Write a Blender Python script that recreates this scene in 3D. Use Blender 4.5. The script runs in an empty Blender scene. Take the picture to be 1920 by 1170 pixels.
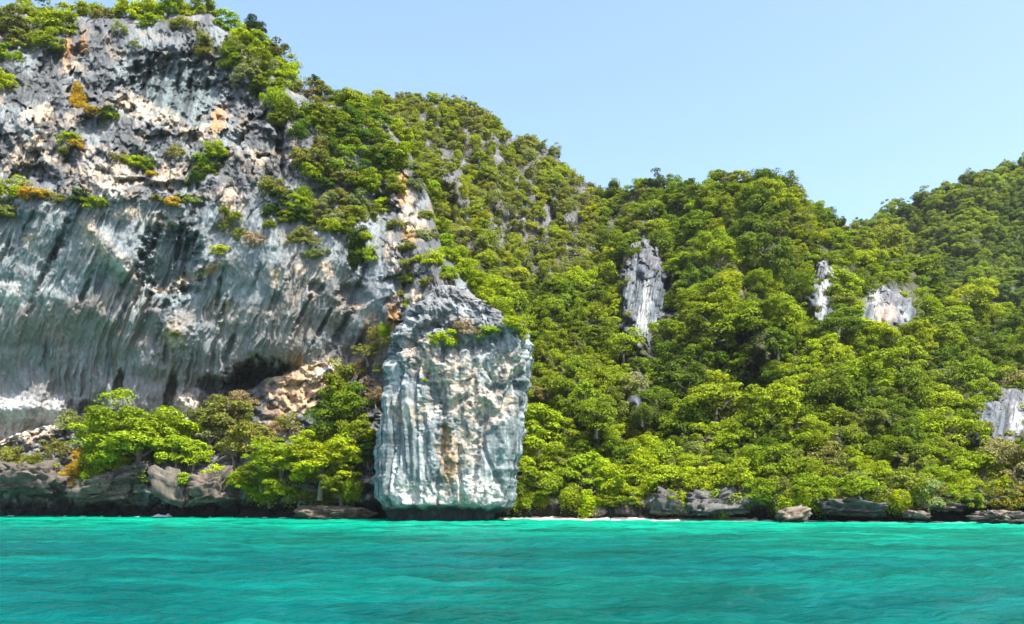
import bpy, math, random
import numpy as np
from mathutils import Vector

# ------------------------------------------------------------------ camera, sky, sun, exposure
S = bpy.context.scene
COL = S.collection
F, CX, HOR, EYE = 1600.0, 960.0, 930.0, 3.0      # focal length in photo pixels, centre column, horizon row, eye height
cd = bpy.data.cameras.new('camera')
cd.sensor_width = 36.0
cd.lens = 36.0 * F / 1920.0
cd.shift_y = (HOR - 585.0) / 1920.0
cd.clip_start = 0.5
cd.clip_end = 12000.0
cam = bpy.data.objects.new('camera', cd)
cam.location = (0, 0, EYE)
cam.rotation_euler = (math.pi / 2, 0, 0)
COL.objects.link(cam)
S.camera = cam

SUN_EL, SUN_AZ = 62.0, 137.0                      # azimuth clockwise from +Y: behind the camera, to its right
wd = bpy.data.worlds.new('World')
S.world = wd
wd.use_nodes = True
wn = wd.node_tree
for n in list(wn.nodes):
    wn.nodes.remove(n)
sky = wn.nodes.new('ShaderNodeTexSky')
sky.sky_type = 'NISHITA'
sky.sun_disc = False
sky.sun_elevation = math.radians(SUN_EL)
sky.sun_rotation = math.radians(SUN_AZ)
sky.air_density = 1.0
sky.dust_density = 3.8
sky.ozone_density = 4.5
bg = wn.nodes.new('ShaderNodeBackground')
bg.inputs['Strength'].default_value = 0.15
wo = wn.nodes.new('ShaderNodeOutputWorld')
wn.links.new(sky.outputs[0], bg.inputs[0])
wn.links.new(bg.outputs[0], wo.inputs[0])

sl = bpy.data.lights.new('sun', 'SUN')
sl.energy = 4.2
sl.angle = math.radians(0.55)
sl.color = (1.0, 0.955, 0.87)
sun = bpy.data.objects.new('sun', sl)
ea, aa = math.radians(SUN_EL), math.radians(SUN_AZ)
sdir = Vector((math.sin(aa) * math.cos(ea), math.cos(aa) * math.cos(ea), math.sin(ea)))
sun.rotation_euler = sdir.to_track_quat('Z', 'Y').to_euler()
sun.location = (30, -60, 120)
COL.objects.link(sun)

vs = S.view_settings
vs.view_transform = 'Standard'
vs.look = 'None'
vs.exposure = 1.5
vs.gamma = 1.0
vs.use_curve_mapping = False
S.cycles.filter_width = 1.5
S.cycles.max_bounces = 6
S.cycles.diffuse_bounces = 3
S.cycles.glossy_bounces = 2
S.cycles.transmission_bounces = 4
S.cycles.transparent_max_bounces = 4

rng = np.random.default_rng(11)
random.seed(11)

# ------------------------------------------------------------------ noise
_p = np.random.default_rng(5).permutation(256)
PERM = np.concatenate([_p, _p, _p]).astype(np.int32)
_a = np.random.default_rng(6).uniform(0, 2 * np.pi, 256)
GX, GY = np.cos(_a).astype(np.float32), np.sin(_a).astype(np.float32)
_g3 = np.random.default_rng(7).normal(size=(256, 3))
G3 = (_g3 / np.linalg.norm(_g3, axis=1, keepdims=True)).astype(np.float32)

def fade(t):
    return t * t * t * (t * (t * 6 - 15) + 10)

def n2(x, y, s=0):
    x = np.asarray(x, np.float32) + s * 17.31
    y = np.asarray(y, np.float32) + s * 5.77
    xf, yf = np.floor(x), np.floor(y)
    xi, yi = xf.astype(np.int32) & 255, yf.astype(np.int32) & 255
    fx, fy = x - xf, y - yf
    def g(ix, iy, dx, dy):
        h = PERM[PERM[ix & 255] + (iy & 255)]
        return GX[h] * dx + GY[h] * dy
    u, v = fade(fx), fade(fy)
    a = g(xi, yi, fx, fy) * (1 - u) + g(xi + 1, yi, fx - 1, fy) * u
    b = g(xi, yi + 1, fx, fy - 1) * (1 - u) + g(xi + 1, yi + 1, fx - 1, fy - 1) * u
    return (a * (1 - v) + b * v) * 1.5

def n3(x, y, z, s=0):
    x = np.asarray(x, np.float32) + s * 13.7
    y = np.asarray(y, np.float32) + s * 3.9
    z = np.asarray(z, np.float32) + s * 7.1
    xf, yf, zf = np.floor(x), np.floor(y), np.floor(z)
    xi, yi, zi = xf.astype(np.int32), yf.astype(np.int32), zf.astype(np.int32)
    fx, fy, fz = x - xf, y - yf, z - zf
    u, v, w = fade(fx), fade(fy), fade(fz)
    def g(i, j, k):
        h = PERM[PERM[PERM[(xi + i) & 255] + ((yi + j) & 255)] + ((zi + k) & 255)]
        q = G3[h]
        return q[..., 0] * (fx - i) + q[..., 1] * (fy - j) + q[..., 2] * (fz - k)
    r = 0
    for k, wk in ((0, 1 - w), (1, w)):
        for j, wj in ((0, 1 - v), (1, v)):
            r = r + wk * wj * (g(0, j, k) * (1 - u) + g(1, j, k) * u)
    return r * 1.5

def fbm(x, y, o=4, s=0, ga=0.5):
    r, a = 0, 1.0
    for i in range(o):
        r = r + a * n2(x * 2.03 ** i, y * 2.03 ** i, s + i * 3)
        a *= ga
    return r

def ridge(x, y, o=4, s=0, ga=0.5):
    r, a = 0, 1.0
    for i in range(o):
        r = r + a * (1 - 2.0 * np.abs(n2(x * 2.07 ** i, y * 2.07 ** i, s + i * 3)))
        a *= ga
    return r

def worley(x, y, s=0):
    """distance to the nearest and second nearest cell point, and a random number per cell"""
    xf, yf = np.floor(x), np.floor(y)
    d1 = np.full(x.shape, 9.0, np.float32)
    d2 = np.full(x.shape, 9.0, np.float32)
    idv = np.zeros(x.shape, np.float32)
    for i in (-1, 0, 1):
        for j in (-1, 0, 1):
            cx, cy = xf + i, yf + j
            h = PERM[PERM[(cx.astype(np.int32) + s * 7) & 255] + (cy.astype(np.int32) & 255)]
            px = cx + (h / 255.0)
            py = cy + (PERM[h + 31] / 255.0)
            d = np.sqrt((x - px) ** 2 + (y - py) ** 2).astype(np.float32)
            nearer = d < d1
            d2 = np.where(nearer, d1, np.minimum(d2, d))
            idv = np.where(nearer, PERM[h + 97] / 255.0, idv)
            d1 = np.where(nearer, d, d1)
    return d1, d2, idv

def sst(a, b, x):
    t = np.clip((x - a) / (b - a), 0, 1)
    return t * t * (3 - 2 * t)

def blob(px, py, spec, wob=None, soft=0.35):
    """union of soft ellipses (cx, cy, rx, ry[, degrees, strength]) with an uneven rim"""
    m = np.zeros(px.shape, np.float32)
    for q in spec:
        cx, cy, rx, ry = q[:4]
        rot = math.radians(q[4]) if len(q) > 4 else 0.0
        st = q[5] if len(q) > 5 else 1.0
        dx, dy = px - cx, py - cy
        ex = dx * math.cos(rot) + dy * math.sin(rot)
        ey = -dx * math.sin(rot) + dy * math.cos(rot)
        d = np.sqrt((ex / rx) ** 2 + (ey / ry) ** 2)
        if wob is not None:
            d = d + wob
        m = np.maximum(m, st * (1 - sst(1 - soft, 1 + soft, d)))
    return m

def world_of(px, py, Y):
    return np.stack([(px - CX) / F * Y, Y, EYE + (HOR - py) / F * Y], -1)

def pixel_of(P):
    return CX + P[..., 0] / P[..., 1] * F, HOR - (P[..., 2] - EYE) / P[..., 1] * F

def mix(a, b, t):
    return a * (1 - t[..., None]) + np.asarray(b, np.float32) * t[..., None]

# ------------------------------------------------------------------ mesh helpers
def mesh_from(name, verts, quads=None, tris=None, attrs=None, smooth=True):
    me = bpy.data.meshes.new(name)
    verts = np.asarray(verts, np.float32).reshape(-1, 3)
    me.vertices.add(len(verts))
    me.vertices.foreach_set('co', verts.ravel())
    loops, starts, k = [], [], 0
    if quads is not None and len(quads):
        q = np.asarray(quads, np.int32)
        loops.append(q.ravel())
        starts.append(np.arange(len(q), dtype=np.int32) * 4)
        k = q.size
    if tris is not None and len(tris):
        t = np.asarray(tris, np.int32)
        loops.append(t.ravel())
        starts.append(k + np.arange(len(t), dtype=np.int32) * 3)
    loops, starts = np.concatenate(loops), np.concatenate(starts)
    me.loops.add(len(loops))
    me.loops.foreach_set('vertex_index', loops)
    me.polygons.add(len(starts))
    me.polygons.foreach_set('loop_start', starts)
    me.polygons.foreach_set('use_smooth', np.full(len(starts), smooth))
    me.update(calc_edges=True)
    for an, val in (attrs or {}).items():
        val = np.asarray(val, np.float32)
        if val.ndim == 1:
            at = me.attributes.new(an, 'FLOAT', 'POINT')
            at.data.foreach_set('value', val)
        else:
            at = me.attributes.new(an, 'FLOAT_COLOR', 'POINT')
            c = np.ones((len(val), 4), np.float32)
            c[:, :3] = val
            at.data.foreach_set('color', c.ravel())
    me.validate()
    return me

def grid_quads(n, m, wrap=False):
    """n rows, m columns"""
    r = np.arange(n - 1)[:, None]
    c = np.arange(m if wrap else m - 1)[None, :]
    c2 = (c + 1) % m
    return np.stack([r * m + c, r * m + c2, (r + 1) * m + c2, (r + 1) * m + c], -1).reshape(-1, 4)

def link(name, me, mat, parent=None, label=None, cat=None, group=None, kind=None):
    if mat is not None and not me.materials:
        me.materials.append(mat)
    o = bpy.data.objects.new(name, me)
    COL.objects.link(o)
    o.parent = parent
    for k, v in (('label', label), ('category', cat), ('group', group), ('kind', kind)):
        if v:
            o[k] = v
    return o

# ------------------------------------------------------------------ materials
def new_mat(name):
    m = bpy.data.materials.new(name)
    m.use_nodes = True
    nt = m.node_tree
    for n in list(nt.nodes):
        nt.nodes.remove(n)
    return m, nt, nt.nodes.new, nt.links.new

def rock_material(name, scale=1.0, bump=0.5):
    m, nt, N, L = new_mat(name)
    out = N('ShaderNodeOutputMaterial')
    b = N('ShaderNodeBsdfPrincipled')
    b.inputs['Roughness'].default_value = 0.9
    b.inputs['Specular IOR Level'].default_value = 0.25
    at = N('ShaderNodeAttribute'); at.attribute_name = 'rock_colour'
    ge = N('ShaderNodeNewGeometry')
    mp = N('ShaderNodeMapping'); mp.inputs['Scale'].default_value = (1.6 * scale, 1.6 * scale, 0.5 * scale)
    L(ge.outputs['Position'], mp.inputs['Vector'])
    n1 = N('ShaderNodeTexNoise'); n1.inputs['Scale'].default_value = 1.6; n1.inputs['Detail'].default_value = 8; n1.inputs['Roughness'].default_value = 0.7
    L(mp.outputs[0], n1.inputs['Vector'])
    r = N('ShaderNodeMapRange'); r.inputs[1].default_value = 0.3; r.inputs[2].default_value = 0.7; r.inputs[3].default_value = 0.6; r.inputs[4].default_value = 1.35
    L(n1.outputs['Fac'], r.inputs[0])
    mx = N('ShaderNodeMix'); mx.data_type = 'RGBA'; mx.blend_type = 'MULTIPLY'; mx.inputs[0].default_value = 1.0
    L(at.outputs['Color'], mx.inputs[6]); L(r.outputs[0], mx.inputs[7])
    L(mx.outputs[2], b.inputs['Base Color'])
    n3_ = N('ShaderNodeTexNoise'); n3_.inputs['Scale'].default_value = 2.2 * scale; n3_.inputs['Detail'].default_value = 9; n3_.inputs['Roughness'].default_value = 0.72
    L(ge.outputs['Position'], n3_.inputs['Vector'])
    bp = N('ShaderNodeBump'); bp.inputs['Strength'].default_value = bump; bp.inputs['Distance'].default_value = 0.45
    L(n3_.outputs['Fac'], bp.inputs['Height']); L(bp.outputs[0], b.inputs['Normal'])
    L(b.outputs[0], out.inputs[0])
    return m

def leaf_material(name, attr=None, instanced=False):
    """object colour (or a colour stored per crown) times a tone stored per leaf; leaves let some light through"""
    m, nt, N, L = new_mat(name)
    out = N('ShaderNodeOutputMaterial')
    tone = N('ShaderNodeAttribute'); tone.attribute_name = 'leaf_tone'
    if attr:
        c = N('ShaderNodeAttribute'); c.attribute_name = attr
        if instanced:
            c.attribute_type = 'INSTANCER'
        cs = c.outputs['Color']
    else:
        c = N('ShaderNodeObjectInfo')
        cs = c.outputs['Color']
    mx = N('ShaderNodeMix'); mx.data_type = 'RGBA'; mx.blend_type = 'MULTIPLY'; mx.inputs[0].default_value = 1.0
    L(cs, mx.inputs[6]); L(tone.outputs['Color'], mx.inputs[7])
    d = N('ShaderNodeBsdfDiffuse'); t = N('ShaderNodeBsdfTranslucent')
    tw = N('ShaderNodeMix'); tw.data_type = 'RGBA'; tw.blend_type = 'MULTIPLY'; tw.inputs[0].default_value = 1.0
    tw.inputs[7].default_value = (1.25, 1.2, 0.45, 1)
    L(mx.outputs[2], tw.inputs[6])
    L(mx.outputs[2], d.inputs['Color']); L(tw.outputs[2], t.inputs['Color'])
    ms = N('ShaderNodeMixShader'); ms.inputs[0].default_value = 0.34
    L(d.outputs[0], ms.inputs[1]); L(t.outputs[0], ms.inputs[2])
    g = N('ShaderNodeBsdfGlossy'); g.inputs['Roughness'].default_value = 0.5; g.inputs['Color'].default_value = (0.8, 0.85, 0.75, 1)
    m2 = N('ShaderNodeMixShader'); m2.inputs[0].default_value = 0.008
    L(ms.outputs[0], m2.inputs[1]); L(g.outputs[0], m2.inputs[2])
    L(m2.outputs[0], out.inputs[0])
    return m

def bark_material():
    m, nt, N, L = new_mat('bark')
    out = N('ShaderNodeOutputMaterial')
    b = N('ShaderNodeBsdfPrincipled'); b.inputs['Roughness'].default_value = 0.9
    n = N('ShaderNodeTexNoise'); n.inputs['Scale'].default_value = 6; n.inputs['Detail'].default_value = 5
    cr = N('ShaderNodeValToRGB')
    cr.color_ramp.elements[0].color = (0.06, 0.045, 0.03, 1); cr.color_ramp.elements[1].color = (0.28, 0.24, 0.19, 1)
    L(n.outputs['Fac'], cr.inputs[0]); L(cr.outputs[0], b.inputs['Base Color']); L(b.outputs[0], out.inputs[0])
    return m

M_ROCK = rock_material('limestone')
M_GROUND = rock_material('forest_floor', 0.8, 0.6)
M_LEAF = leaf_material('leaves')
M_LEAFS = leaf_material('leaves_mass', 'crown_colour')
M_BARK = bark_material()

# ------------------------------------------------------------------ terrain as relief sheets
class Relief:
    """A landform: columns of points from the waterline up to its own crest, then on over the crest and down behind."""
    def __init__(s, u0, u1, nu, nv, bottom, top_pts, depth, back=60.0, drop=0.25, nb=12, crest_noise=4.0, flank=0):
        s.u = np.linspace(u0, u1, nu)
        tx, ty = zip(*top_pts)
        s.top = np.interp(s.u, tx, ty) + crest_noise * fbm(s.u / 22.0, s.u * 0 + 3.3, 4, 9)
        s.bottom = bottom
        v = np.linspace(0, 1, nv)[:, None]
        s.px = np.repeat(s.u[None, :], nv, 0)
        s.py = bottom + (s.top[None, :] - bottom) * v
        s.Y = depth(s.px, s.py, np.repeat(s.top[None, :], nv, 0))
        s.P = world_of(s.px, s.py, s.Y).astype(np.float32)
        s.nv = nv
        k = np.linspace(0, 1, nb + 1)[1:, None]
        P0 = s.P[-1][None]
        d = back * k ** 1.3
        B = np.empty((nb, nu, 3), np.float32)
        B[..., 1] = P0[..., 1] + d
        B[..., 0] = P0[..., 0] * (1 + 0.5 * d / P0[..., 1])
        B[..., 2] = P0[..., 2] - drop * d - (P0[..., 2] + 6) * k ** 5
        s.all = np.concatenate([s.P, B], 0)
        s.flank = flank
        if flank:
            L_ = s.all[:, -1:]
            dd = np.linspace(0, 1, flank + 1)[1:] ** 1.2 * back * 0.9
            E = np.repeat(L_, flank, 1)
            E[..., 1] = L_[..., 1] + dd[None, :] + 1.2 * n2(L_[..., 2] / 4, dd[None, :] / 5, 17)
            E[..., 0] = L_[..., 0] * (1 + 0.35 * dd[None, :] / L_[..., 1]) + 1.0 * n2(L_[..., 2] / 3, dd[None, :] / 3, 18)
            s.all = np.concatenate([s.all, E], 1)
    def at(s, px, py):
        """world point on the front of the landform seen at a photo pixel"""
        px = np.atleast_1d(np.asarray(px, float)); py = np.atleast_1d(np.asarray(py, float))
        c = np.clip(np.round((px - s.u[0]) / (s.u[1] - s.u[0])).astype(int), 0, len(s.u) - 1)
        r = np.clip(np.round((py - s.bottom) / (s.top[c] - s.bottom) * (s.nv - 1)).astype(int), 0, s.nv - 1)
        return s.P[r, c]
    def build(s, name, mat, colour, **kw):
        n, m = s.all.shape[:2]
        col = np.concatenate([colour, np.repeat(colour[-1:], n - s.nv, 0)], 0)
        if s.flank:
            col = np.concatenate([col, np.repeat(col[:, -1:], s.flank, 1)], 1)
        me = mesh_from(name, s.all, grid_quads(n, m), attrs={'rock_colour': col.reshape(-1, 3)})
        return link(name, me, mat, **kw)

def table(px, py, xs, ys, T):
    """bilinear table look-up"""
    T = np.asarray(T, float)
    xi = np.interp(px, xs, np.arange(len(xs))); yi = np.interp(py, ys, np.arange(len(ys)))
    x0 = np.clip(np.floor(xi).astype(int), 0, len(xs) - 2); y0 = np.clip(np.floor(yi).astype(int), 0, len(ys) - 2)
    fx, fy = xi - x0, yi - y0
    fx = fx * fx * (3 - 2 * fx)
    return (T[y0, x0] * (1 - fx) + T[y0, x0 + 1] * fx) * (1 - fy) + (T[y0 + 1, x0] * (1 - fx) + T[y0 + 1, x0 + 1] * fx) * fy

GREY = (0.074, 0.078, 0.080)
BLUE = (0.170, 0.190, 0.193)
CREAM = (0.39, 0.295, 0.195)
ORANGE = (0.33, 0.165, 0.06)
WHITE = (0.40, 0.385, 0.36)
STAIN = (0.022, 0.028, 0.031)
MOSS = (0.158, 0.136, 0.112)
VIOLET = (0.168, 0.156, 0.154)

# ------------------------------------------------------------------ the big cliff
CLIFF_TOP = [(-320, -40), (0, 12), (100, 26), (220, 30), (390, 20), (418, 44), (470, 84), (520, 130), (552, 166), (580, 180),
             (640, 192), (690, 200), (720, 218), (750, 258), (790, 318), (812, 385), (830, 462), (850, 494), (900, 560),
             (935, 590), (960, 610), (975, 640), (990, 720)]
CX_T = [-320, 0, 200, 420, 560, 640, 730, 830, 900, 990]
CY_T = [-40, 60, 120, 250, 380, 400, 480, 560, 650, 760, 980]
C_T = [[156, 152, 150, 150, 150, 150, 150, 150, 150, 150],
       [146, 143, 142, 142, 146, 148, 150, 150, 150, 150],
       [139, 138, 138, 139, 141, 145, 148, 148, 148, 148],
       [132, 131, 131, 133, 133, 135, 139, 142, 142, 142],
       [126, 125, 125, 127, 127, 128, 130, 135, 138, 140],
       [125.5, 124.5, 124.5, 126, 126, 126, 128, 132, 136, 138],
       [125.2, 124.6, 124.6, 125, 124.2, 123, 121, 121, 127, 132],
       [126.0, 125.6, 125.6, 125.2, 124.3, 122.4, 118, 114, 114, 120],
       [128.6, 128.6, 128.6, 127.6, 126, 124.4, 118, 110.5, 110.5, 114],
       [131, 131, 131.5, 131.0, 129.5, 128, 119, 113, 113, 114],
       [143, 143, 143, 141, 137, 130, 119, 113, 113, 114]]
CAVES = [(330, 168, 100, 60, 0, 2.8), (322, 492, 50, 62, 0, 3.2), (482, 728, 52, 45, -8, 9.0), (396, 722, 22, 16, 0, 4.0), (165, 770, 18, 16, 0, 2.8),
         (221, 724, 7, 28, 12, 2.6), (320, 735, 9, 32, 10, 3.2), (525, 272, 8, 70, 0, 3.6), (482, 268, 42, 26, 15, 3.0), (592, 538, 12, 13, 0, 1.8),
         (662, 556, 26, 24, 0, 2.2), (690, 500, 12, 30, 15, 1.5), (720, 400, 26, 30, 0, 2.1), (690, 360, 45, 16, 0, 2.6), (590, 360, 20, 30, 0, 1.5),
         (60, 330, 40, 20, 0, 2.2), (170, 235, 30, 16, 0, 1.4), (150, 105, 14, 22, 0, 0.8), (285, 262, 22, 30, 0, 1.5), (190, 330, 20, 14, 0, 1.1), (95, 240, 16, 40, 5, 1.7),
         (20, 430, 30, 40, 0, 1.5), (480, 210, 22, 40, 0, 2.1), (540, 700, 22, 18, 0, 2.1), (855, 530, 20, 16, 0, 1.5), (760, 560, 10, 50, 8, 1.5),
         (640, 420, 14, 40, 10, 1.4), (670, 480, 16, 34, 0, 2.2), (230, 215, 14, 12, 0, 1.1), (440, 135, 14, 30, 0, 1.5), (330, 350, 40, 10, 0, 1.5), (250, 345, 40, 10, 0, 1.5)]
GROOVES = [(137, 425, 7, 36, 24), (112, 452, 6, 34, 22), (82, 515, 5, 40, 24), (160, 545, 5, 26, 24), (272, 455, 6, 40, 14), (262, 540, 6, 28, 16), (240, 525, 5, 30, 30),
           (292, 430, 7, 30, 14), (355, 440, 6, 60, 10), (372, 415, 5, 36, 12), (335, 455, 5, 32, 8), (410, 545, 4, 20, 8), (432, 650, 5, 22, 20), (418, 585, 4, 18, 15),
           (312, 655, 6, 30, 6), (345, 545, 6, 22, 8), (280, 560, 5, 18, 18), (520, 560, 6, 24, 26), (640, 620, 8, 34, 30), (605, 610, 4, 30, 28), (680, 640, 9, 30, 30), (565, 590, 4, 30, 28),
           (275, 150, 5, 34, 20), (300, 160, 5, 40, 16), (330, 175, 5, 45, 10), (356, 165, 5, 42, 14), (250, 150, 5, 24, 24), (385, 175, 5, 30, 12), (368, 245, 4, 24, 10), (415, 300, 6, 22, 20)]
BUMPS = [(330, 630, 26, 34, 0, 2.0), (350, 765, 24, 24, 0, 2.5), (60, 775, 80, 24, 0, 2.0), (385, 495, 30, 14, -30, 1.5), (215, 480, 14, 60, -38, 1.2), (300, 235, 60, 24, 10, 1.4),
         (590, 720, 70, 30, -20, 2.0), (200, 340, 50, 40, 0, 1.4), (60, 235, 40, 22, -30, 1.5), (780, 600, 26, 24, 0, 1.4)]

def streak_s(x, z, py):
    return x - 0.36 * z + 0.24 * np.clip(z - 22, -40, 0)

def cliff_depth(px, py, top):
    x, z = (px - CX) / 12.8, (HOR - py) / 12.8
    Y = table(px + 14 * fbm(px / 90, py / 90, 3, 21), py + 10 * fbm(px / 70, py / 70, 3, 25), CX_T, CY_T, C_T)
    crag = np.clip(sst(410, 360, py + 30 * n2(px / 60, py / 60, 2)) + sst(690, 740, px) * sst(700, 640, py), 0, 1)
    wall = 1 - crag
    t = x * 0.0 + z
    s = streak_s(x, z, py)
    d = 1.5 * fbm(x / 11, z / 11, 3, 31)
    # rugged upper rock: cells, ledges, pits
    wx, wz = x + 0.9 * fbm(x / 3, z / 3, 3, 41), z + 0.7 * fbm(x / 3, z / 3, 3, 45)
    c1, c2, cid = worley(wx / 3.0 + 0.25 * n2(x, z, 46), wz / 3.6, 1)
    d = d + crag * (1.9 * (cid - 0.5) + 0.8 * np.clip(c2 - c1, 0, 0.5))
    c1, c2, cid = worley(wx / 1.1 + 0.3 * n2(x * 1.6, z * 1.6, 47), wz / 1.7, 3)
    d = d + (0.08 + 0.4 * crag) * (0.7 * (cid - 0.5) + 0.3 * np.clip(c2 - c1, 0, 0.4))
    d = d + crag * 0.38 * ridge((x - 0.2 * z) / 1.2, z / 3.6, 4, 53, 0.6)
    d = d + crag * (0.8 * ridge(x / 3.6, z / 5.2, 5, 51, 0.5) - 0.3)
    # fluted lower wall
    sw = s + 0.5 * fbm(x / 4, z / 4, 3, 55)
    fl = 0.75 * ridge(sw / 2.4, t / 20, 3, 61, 0.55) + 0.34 * n2(sw / 0.6, t / 7, 65) + 0.16 * n2(sw / 0.28, t / 4, 67)
    fm = 0.45 + 0.75 * sst(-0.2, 0.5, n2(x / 7, z / 9, 71))
    d = d + (0.25 + 0.75 * wall) * fl * fm
    gro = sst(0.32, 0.62, n2(sw / 1.15, t / 8.5, 75)) * sst(-0.05, 0.4, n2(x / 6, z / 5, 77)) * sst(620, 540, py)
    d = d - wall * 0.9 * gro
    d = d + wall * 0.2 * fbm(x / 1.4, z / 2.4, 4, 81, 0.6)
    wob = 0.28 * fbm(px / 16, py / 16, 4, 85)
    for q in CAVES:
        d = d - q[5] * blob(px, py, [q[:5]], wob, 0.42)
    for q in GROOVES:
        d = d - 1.3 * blob(px, py, [(q[0], q[1], q[2] * 0.8, q[3] * 1.1, q[4])], wob * 2.2, 0.9)
    for q in BUMPS:
        d = d + q[5] * blob(px, py, [q[:5]], wob, 0.8)
    Y = Y - d
    Y = Y + 7 * np.exp(-(py - top) / 12.0)
    return Y

cliff = Relief(-320, 958, 804, 600, 982, CLIFF_TOP, cliff_depth, back=70, drop=0.12, flank=20)

def cliff_colour(R):
    px, py = R.px, R.py
    x, z = (px - CX) / 12.8, (HOR - py) / 12.8
    s = streak_s(x, z, py) + 0.35 * fbm(x / 3, z / 3, 3, 91)
    t = z
    crag = np.clip(sst(420, 350, py + 34 * n2(px / 50, py / 50, 102)) + sst(690, 745, px) * sst(720, 650, py), 0, 1)
    c = np.empty(px.shape + (3,), np.float32)
    c[:] = BLUE
    st = 0.65 * n2(s / 1.7, t / 26, 103) + 0.45 * n2(s / 0.6, t / 16, 105) + 0.25 * n2(s / 0.28, t / 8, 107)
    c = mix(c, MOSS, sst(-0.25, 0.55, 0.6 * n2(x / 6, z / 4, 109) + 0.9 * st * 0.5 - 0.2 + 0.7 * blob(px, py, [(170, 600, 160, 50), (560, 620, 150, 90), (60, 600, 90, 40)], None, 0.8)) * 0.85)
    low = sst(610, 720, py + 40 * n2(px / 70, py / 40, 111)) * sst(520, 400, px)
    c = mix(c, VIOLET, low * 0.75)
    c = mix(c, (0.29, 0.32, 0.318), 0.8 * sst(0.2, 0.8, st))
    c = mix(c, STAIN, 0.72 * sst(0.12, 0.7, -st + 0.35 * n2(x / 5, z / 5, 113)))
    g = np.empty_like(c); g[:] = GREY
    k = fbm(x / 2.2, z / 2.0, 5, 121, 0.6)
    g = mix(g, (0.150, 0.150, 0.153), sst(0.0, 0.9, k))
    g = mix(g, BLUE, 0.75 * sst(0.0, 0.5, n2(x / 5, z / 6, 125)))
    g = mix(g, (0.182, 0.149, 0.110), 0.7 * sst(0.25, 0.6, fbm(x / 4, z / 3, 3, 127)))
    g = mix(g, STAIN, 0.3 * sst(0.2, 0.8, -fbm((x - 0.2 * z) / 1.1, z / 2.8, 4, 131, 0.6)))
    c = c * (1 - crag[..., None]) + g * crag[..., None]
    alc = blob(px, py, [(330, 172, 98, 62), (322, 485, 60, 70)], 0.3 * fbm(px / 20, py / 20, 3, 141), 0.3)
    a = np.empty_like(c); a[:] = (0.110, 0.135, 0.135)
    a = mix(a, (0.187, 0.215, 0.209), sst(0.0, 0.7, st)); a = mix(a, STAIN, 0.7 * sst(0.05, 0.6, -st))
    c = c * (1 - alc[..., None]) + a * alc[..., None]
    wob = 0.55 * fbm(px / 13, py / 13, 4, 143, 0.6)
    cream = [(232, 190, 14, 18), (262, 205, 22, 18, 30), (300, 218, 36, 14, 20), (350, 250, 30, 10, 15), (395, 240, 34, 12, -35), (128, 120, 12, 16), (70, 215, 26, 16, -20), (48, 285, 40, 14, -40),
             (70, 262, 20, 10, -30), (165, 285, 10, 14), (200, 335, 44, 34), (315, 325, 22, 22), (432, 385, 18, 30), (490, 300, 22, 12, 30), (550, 270, 7, 50), (760, 382, 16, 32), (770, 420, 20, 14),
             (600, 395, 10, 12), (585, 522, 14, 12), (55, 452, 9, 14), (165, 430, 12, 20), (185, 455, 18, 16, 45), (215, 490, 36, 13, 42), (300, 543, 12, 6), (345, 525, 24, 10, -40), (385, 508, 26, 10, -35),
             (515, 520, 18, 16), (562, 508, 16, 10), (610, 505, 18, 12), (426, 572, 6, 12), (430, 598, 5, 10), (326, 628, 20, 18, 20), (345, 758, 26, 22), (680, 575, 16, 6), (560, 700, 20, 16), (600, 715, 60, 34, -25),
             (540, 745, 26, 24), (95, 290, 16, 10), (110, 300, 14, 8), (300, 415, 24, 12), (240, 400, 20, 10), (730, 480, 8, 26), (795, 590, 12, 14), (780, 560, 12, 16), (880, 575, 16, 10, 20), (130, 225, 14, 10)]
    cm = blob(px, py, [(q[0], q[1], q[2] * 1.18, q[3] * 1.18) + tuple(q[4:]) for q in cream], wob, 0.45)
    cc = np.empty_like(c); cc[:] = CREAM
    cc = mix(cc, WHITE, sst(0.0, 0.6, fbm(x / 1.6, z / 1.6, 3, 151)) * 0.6)
    cc = mix(cc, (0.209, 0.176, 0.149), sst(0.15, 0.6, fbm(x / 0.8, z / 0.9, 3, 153)) * 0.8)
    cm = 0.9 * cm * (0.25 + 0.75 * sst(-0.35, 0.15, fbm(x / 1.1, z / 1.4, 4, 155, 0.6)))
    c = c * (1 - cm[..., None]) + cc * cm[..., None]
    om = blob(px, py, [(128, 100, 8, 26), (157, 88, 7, 18), (410, 222, 12, 26, 15), (755, 350, 10, 26), (395, 505, 14, 6, -30), (560, 690, 14, 22), (735, 600, 12, 40, 10), (700, 640, 20, 40), (540, 760, 12, 18), (765, 440, 12, 14)], wob, 0.6)
    c = mix(c, ORANGE, 0.85 * om)
    wm = blob(px, py, [(32, 552, 34, 22, -10), (25, 533, 30, 5), (20, 765, 40, 26), (95, 775, 28, 26), (50, 812, 90, 16), (348, 765, 20, 20), (225, 500, 18, 10, 40), (265, 415, 20, 8), (200, 365, 26, 14)], wob, 0.5)
    c = mix(c, WHITE, 0.7 * wm)
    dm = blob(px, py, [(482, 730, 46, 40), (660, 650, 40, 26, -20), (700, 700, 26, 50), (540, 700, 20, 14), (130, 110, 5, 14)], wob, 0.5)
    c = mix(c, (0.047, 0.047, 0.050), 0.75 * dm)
    gm = np.zeros(px.shape, np.float32)
    for q in GROOVES:
        gm = np.maximum(gm, blob(px, py, [(q[0], q[1], q[2] * 0.8, q[3] * 1.1, q[4])], wob * 1.1, 0.8))
    c = mix(c, STAIN, 0.4 * gm * sst(-0.5, 0.2, -st))
    return np.clip(c, 0.01, 0.9)

cliff.build('limestone_cliff', M_ROCK, cliff_colour(cliff), kind='structure', label='tall grey streaked limestone cliff with overhanging cave wall', cat='cliff')

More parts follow.
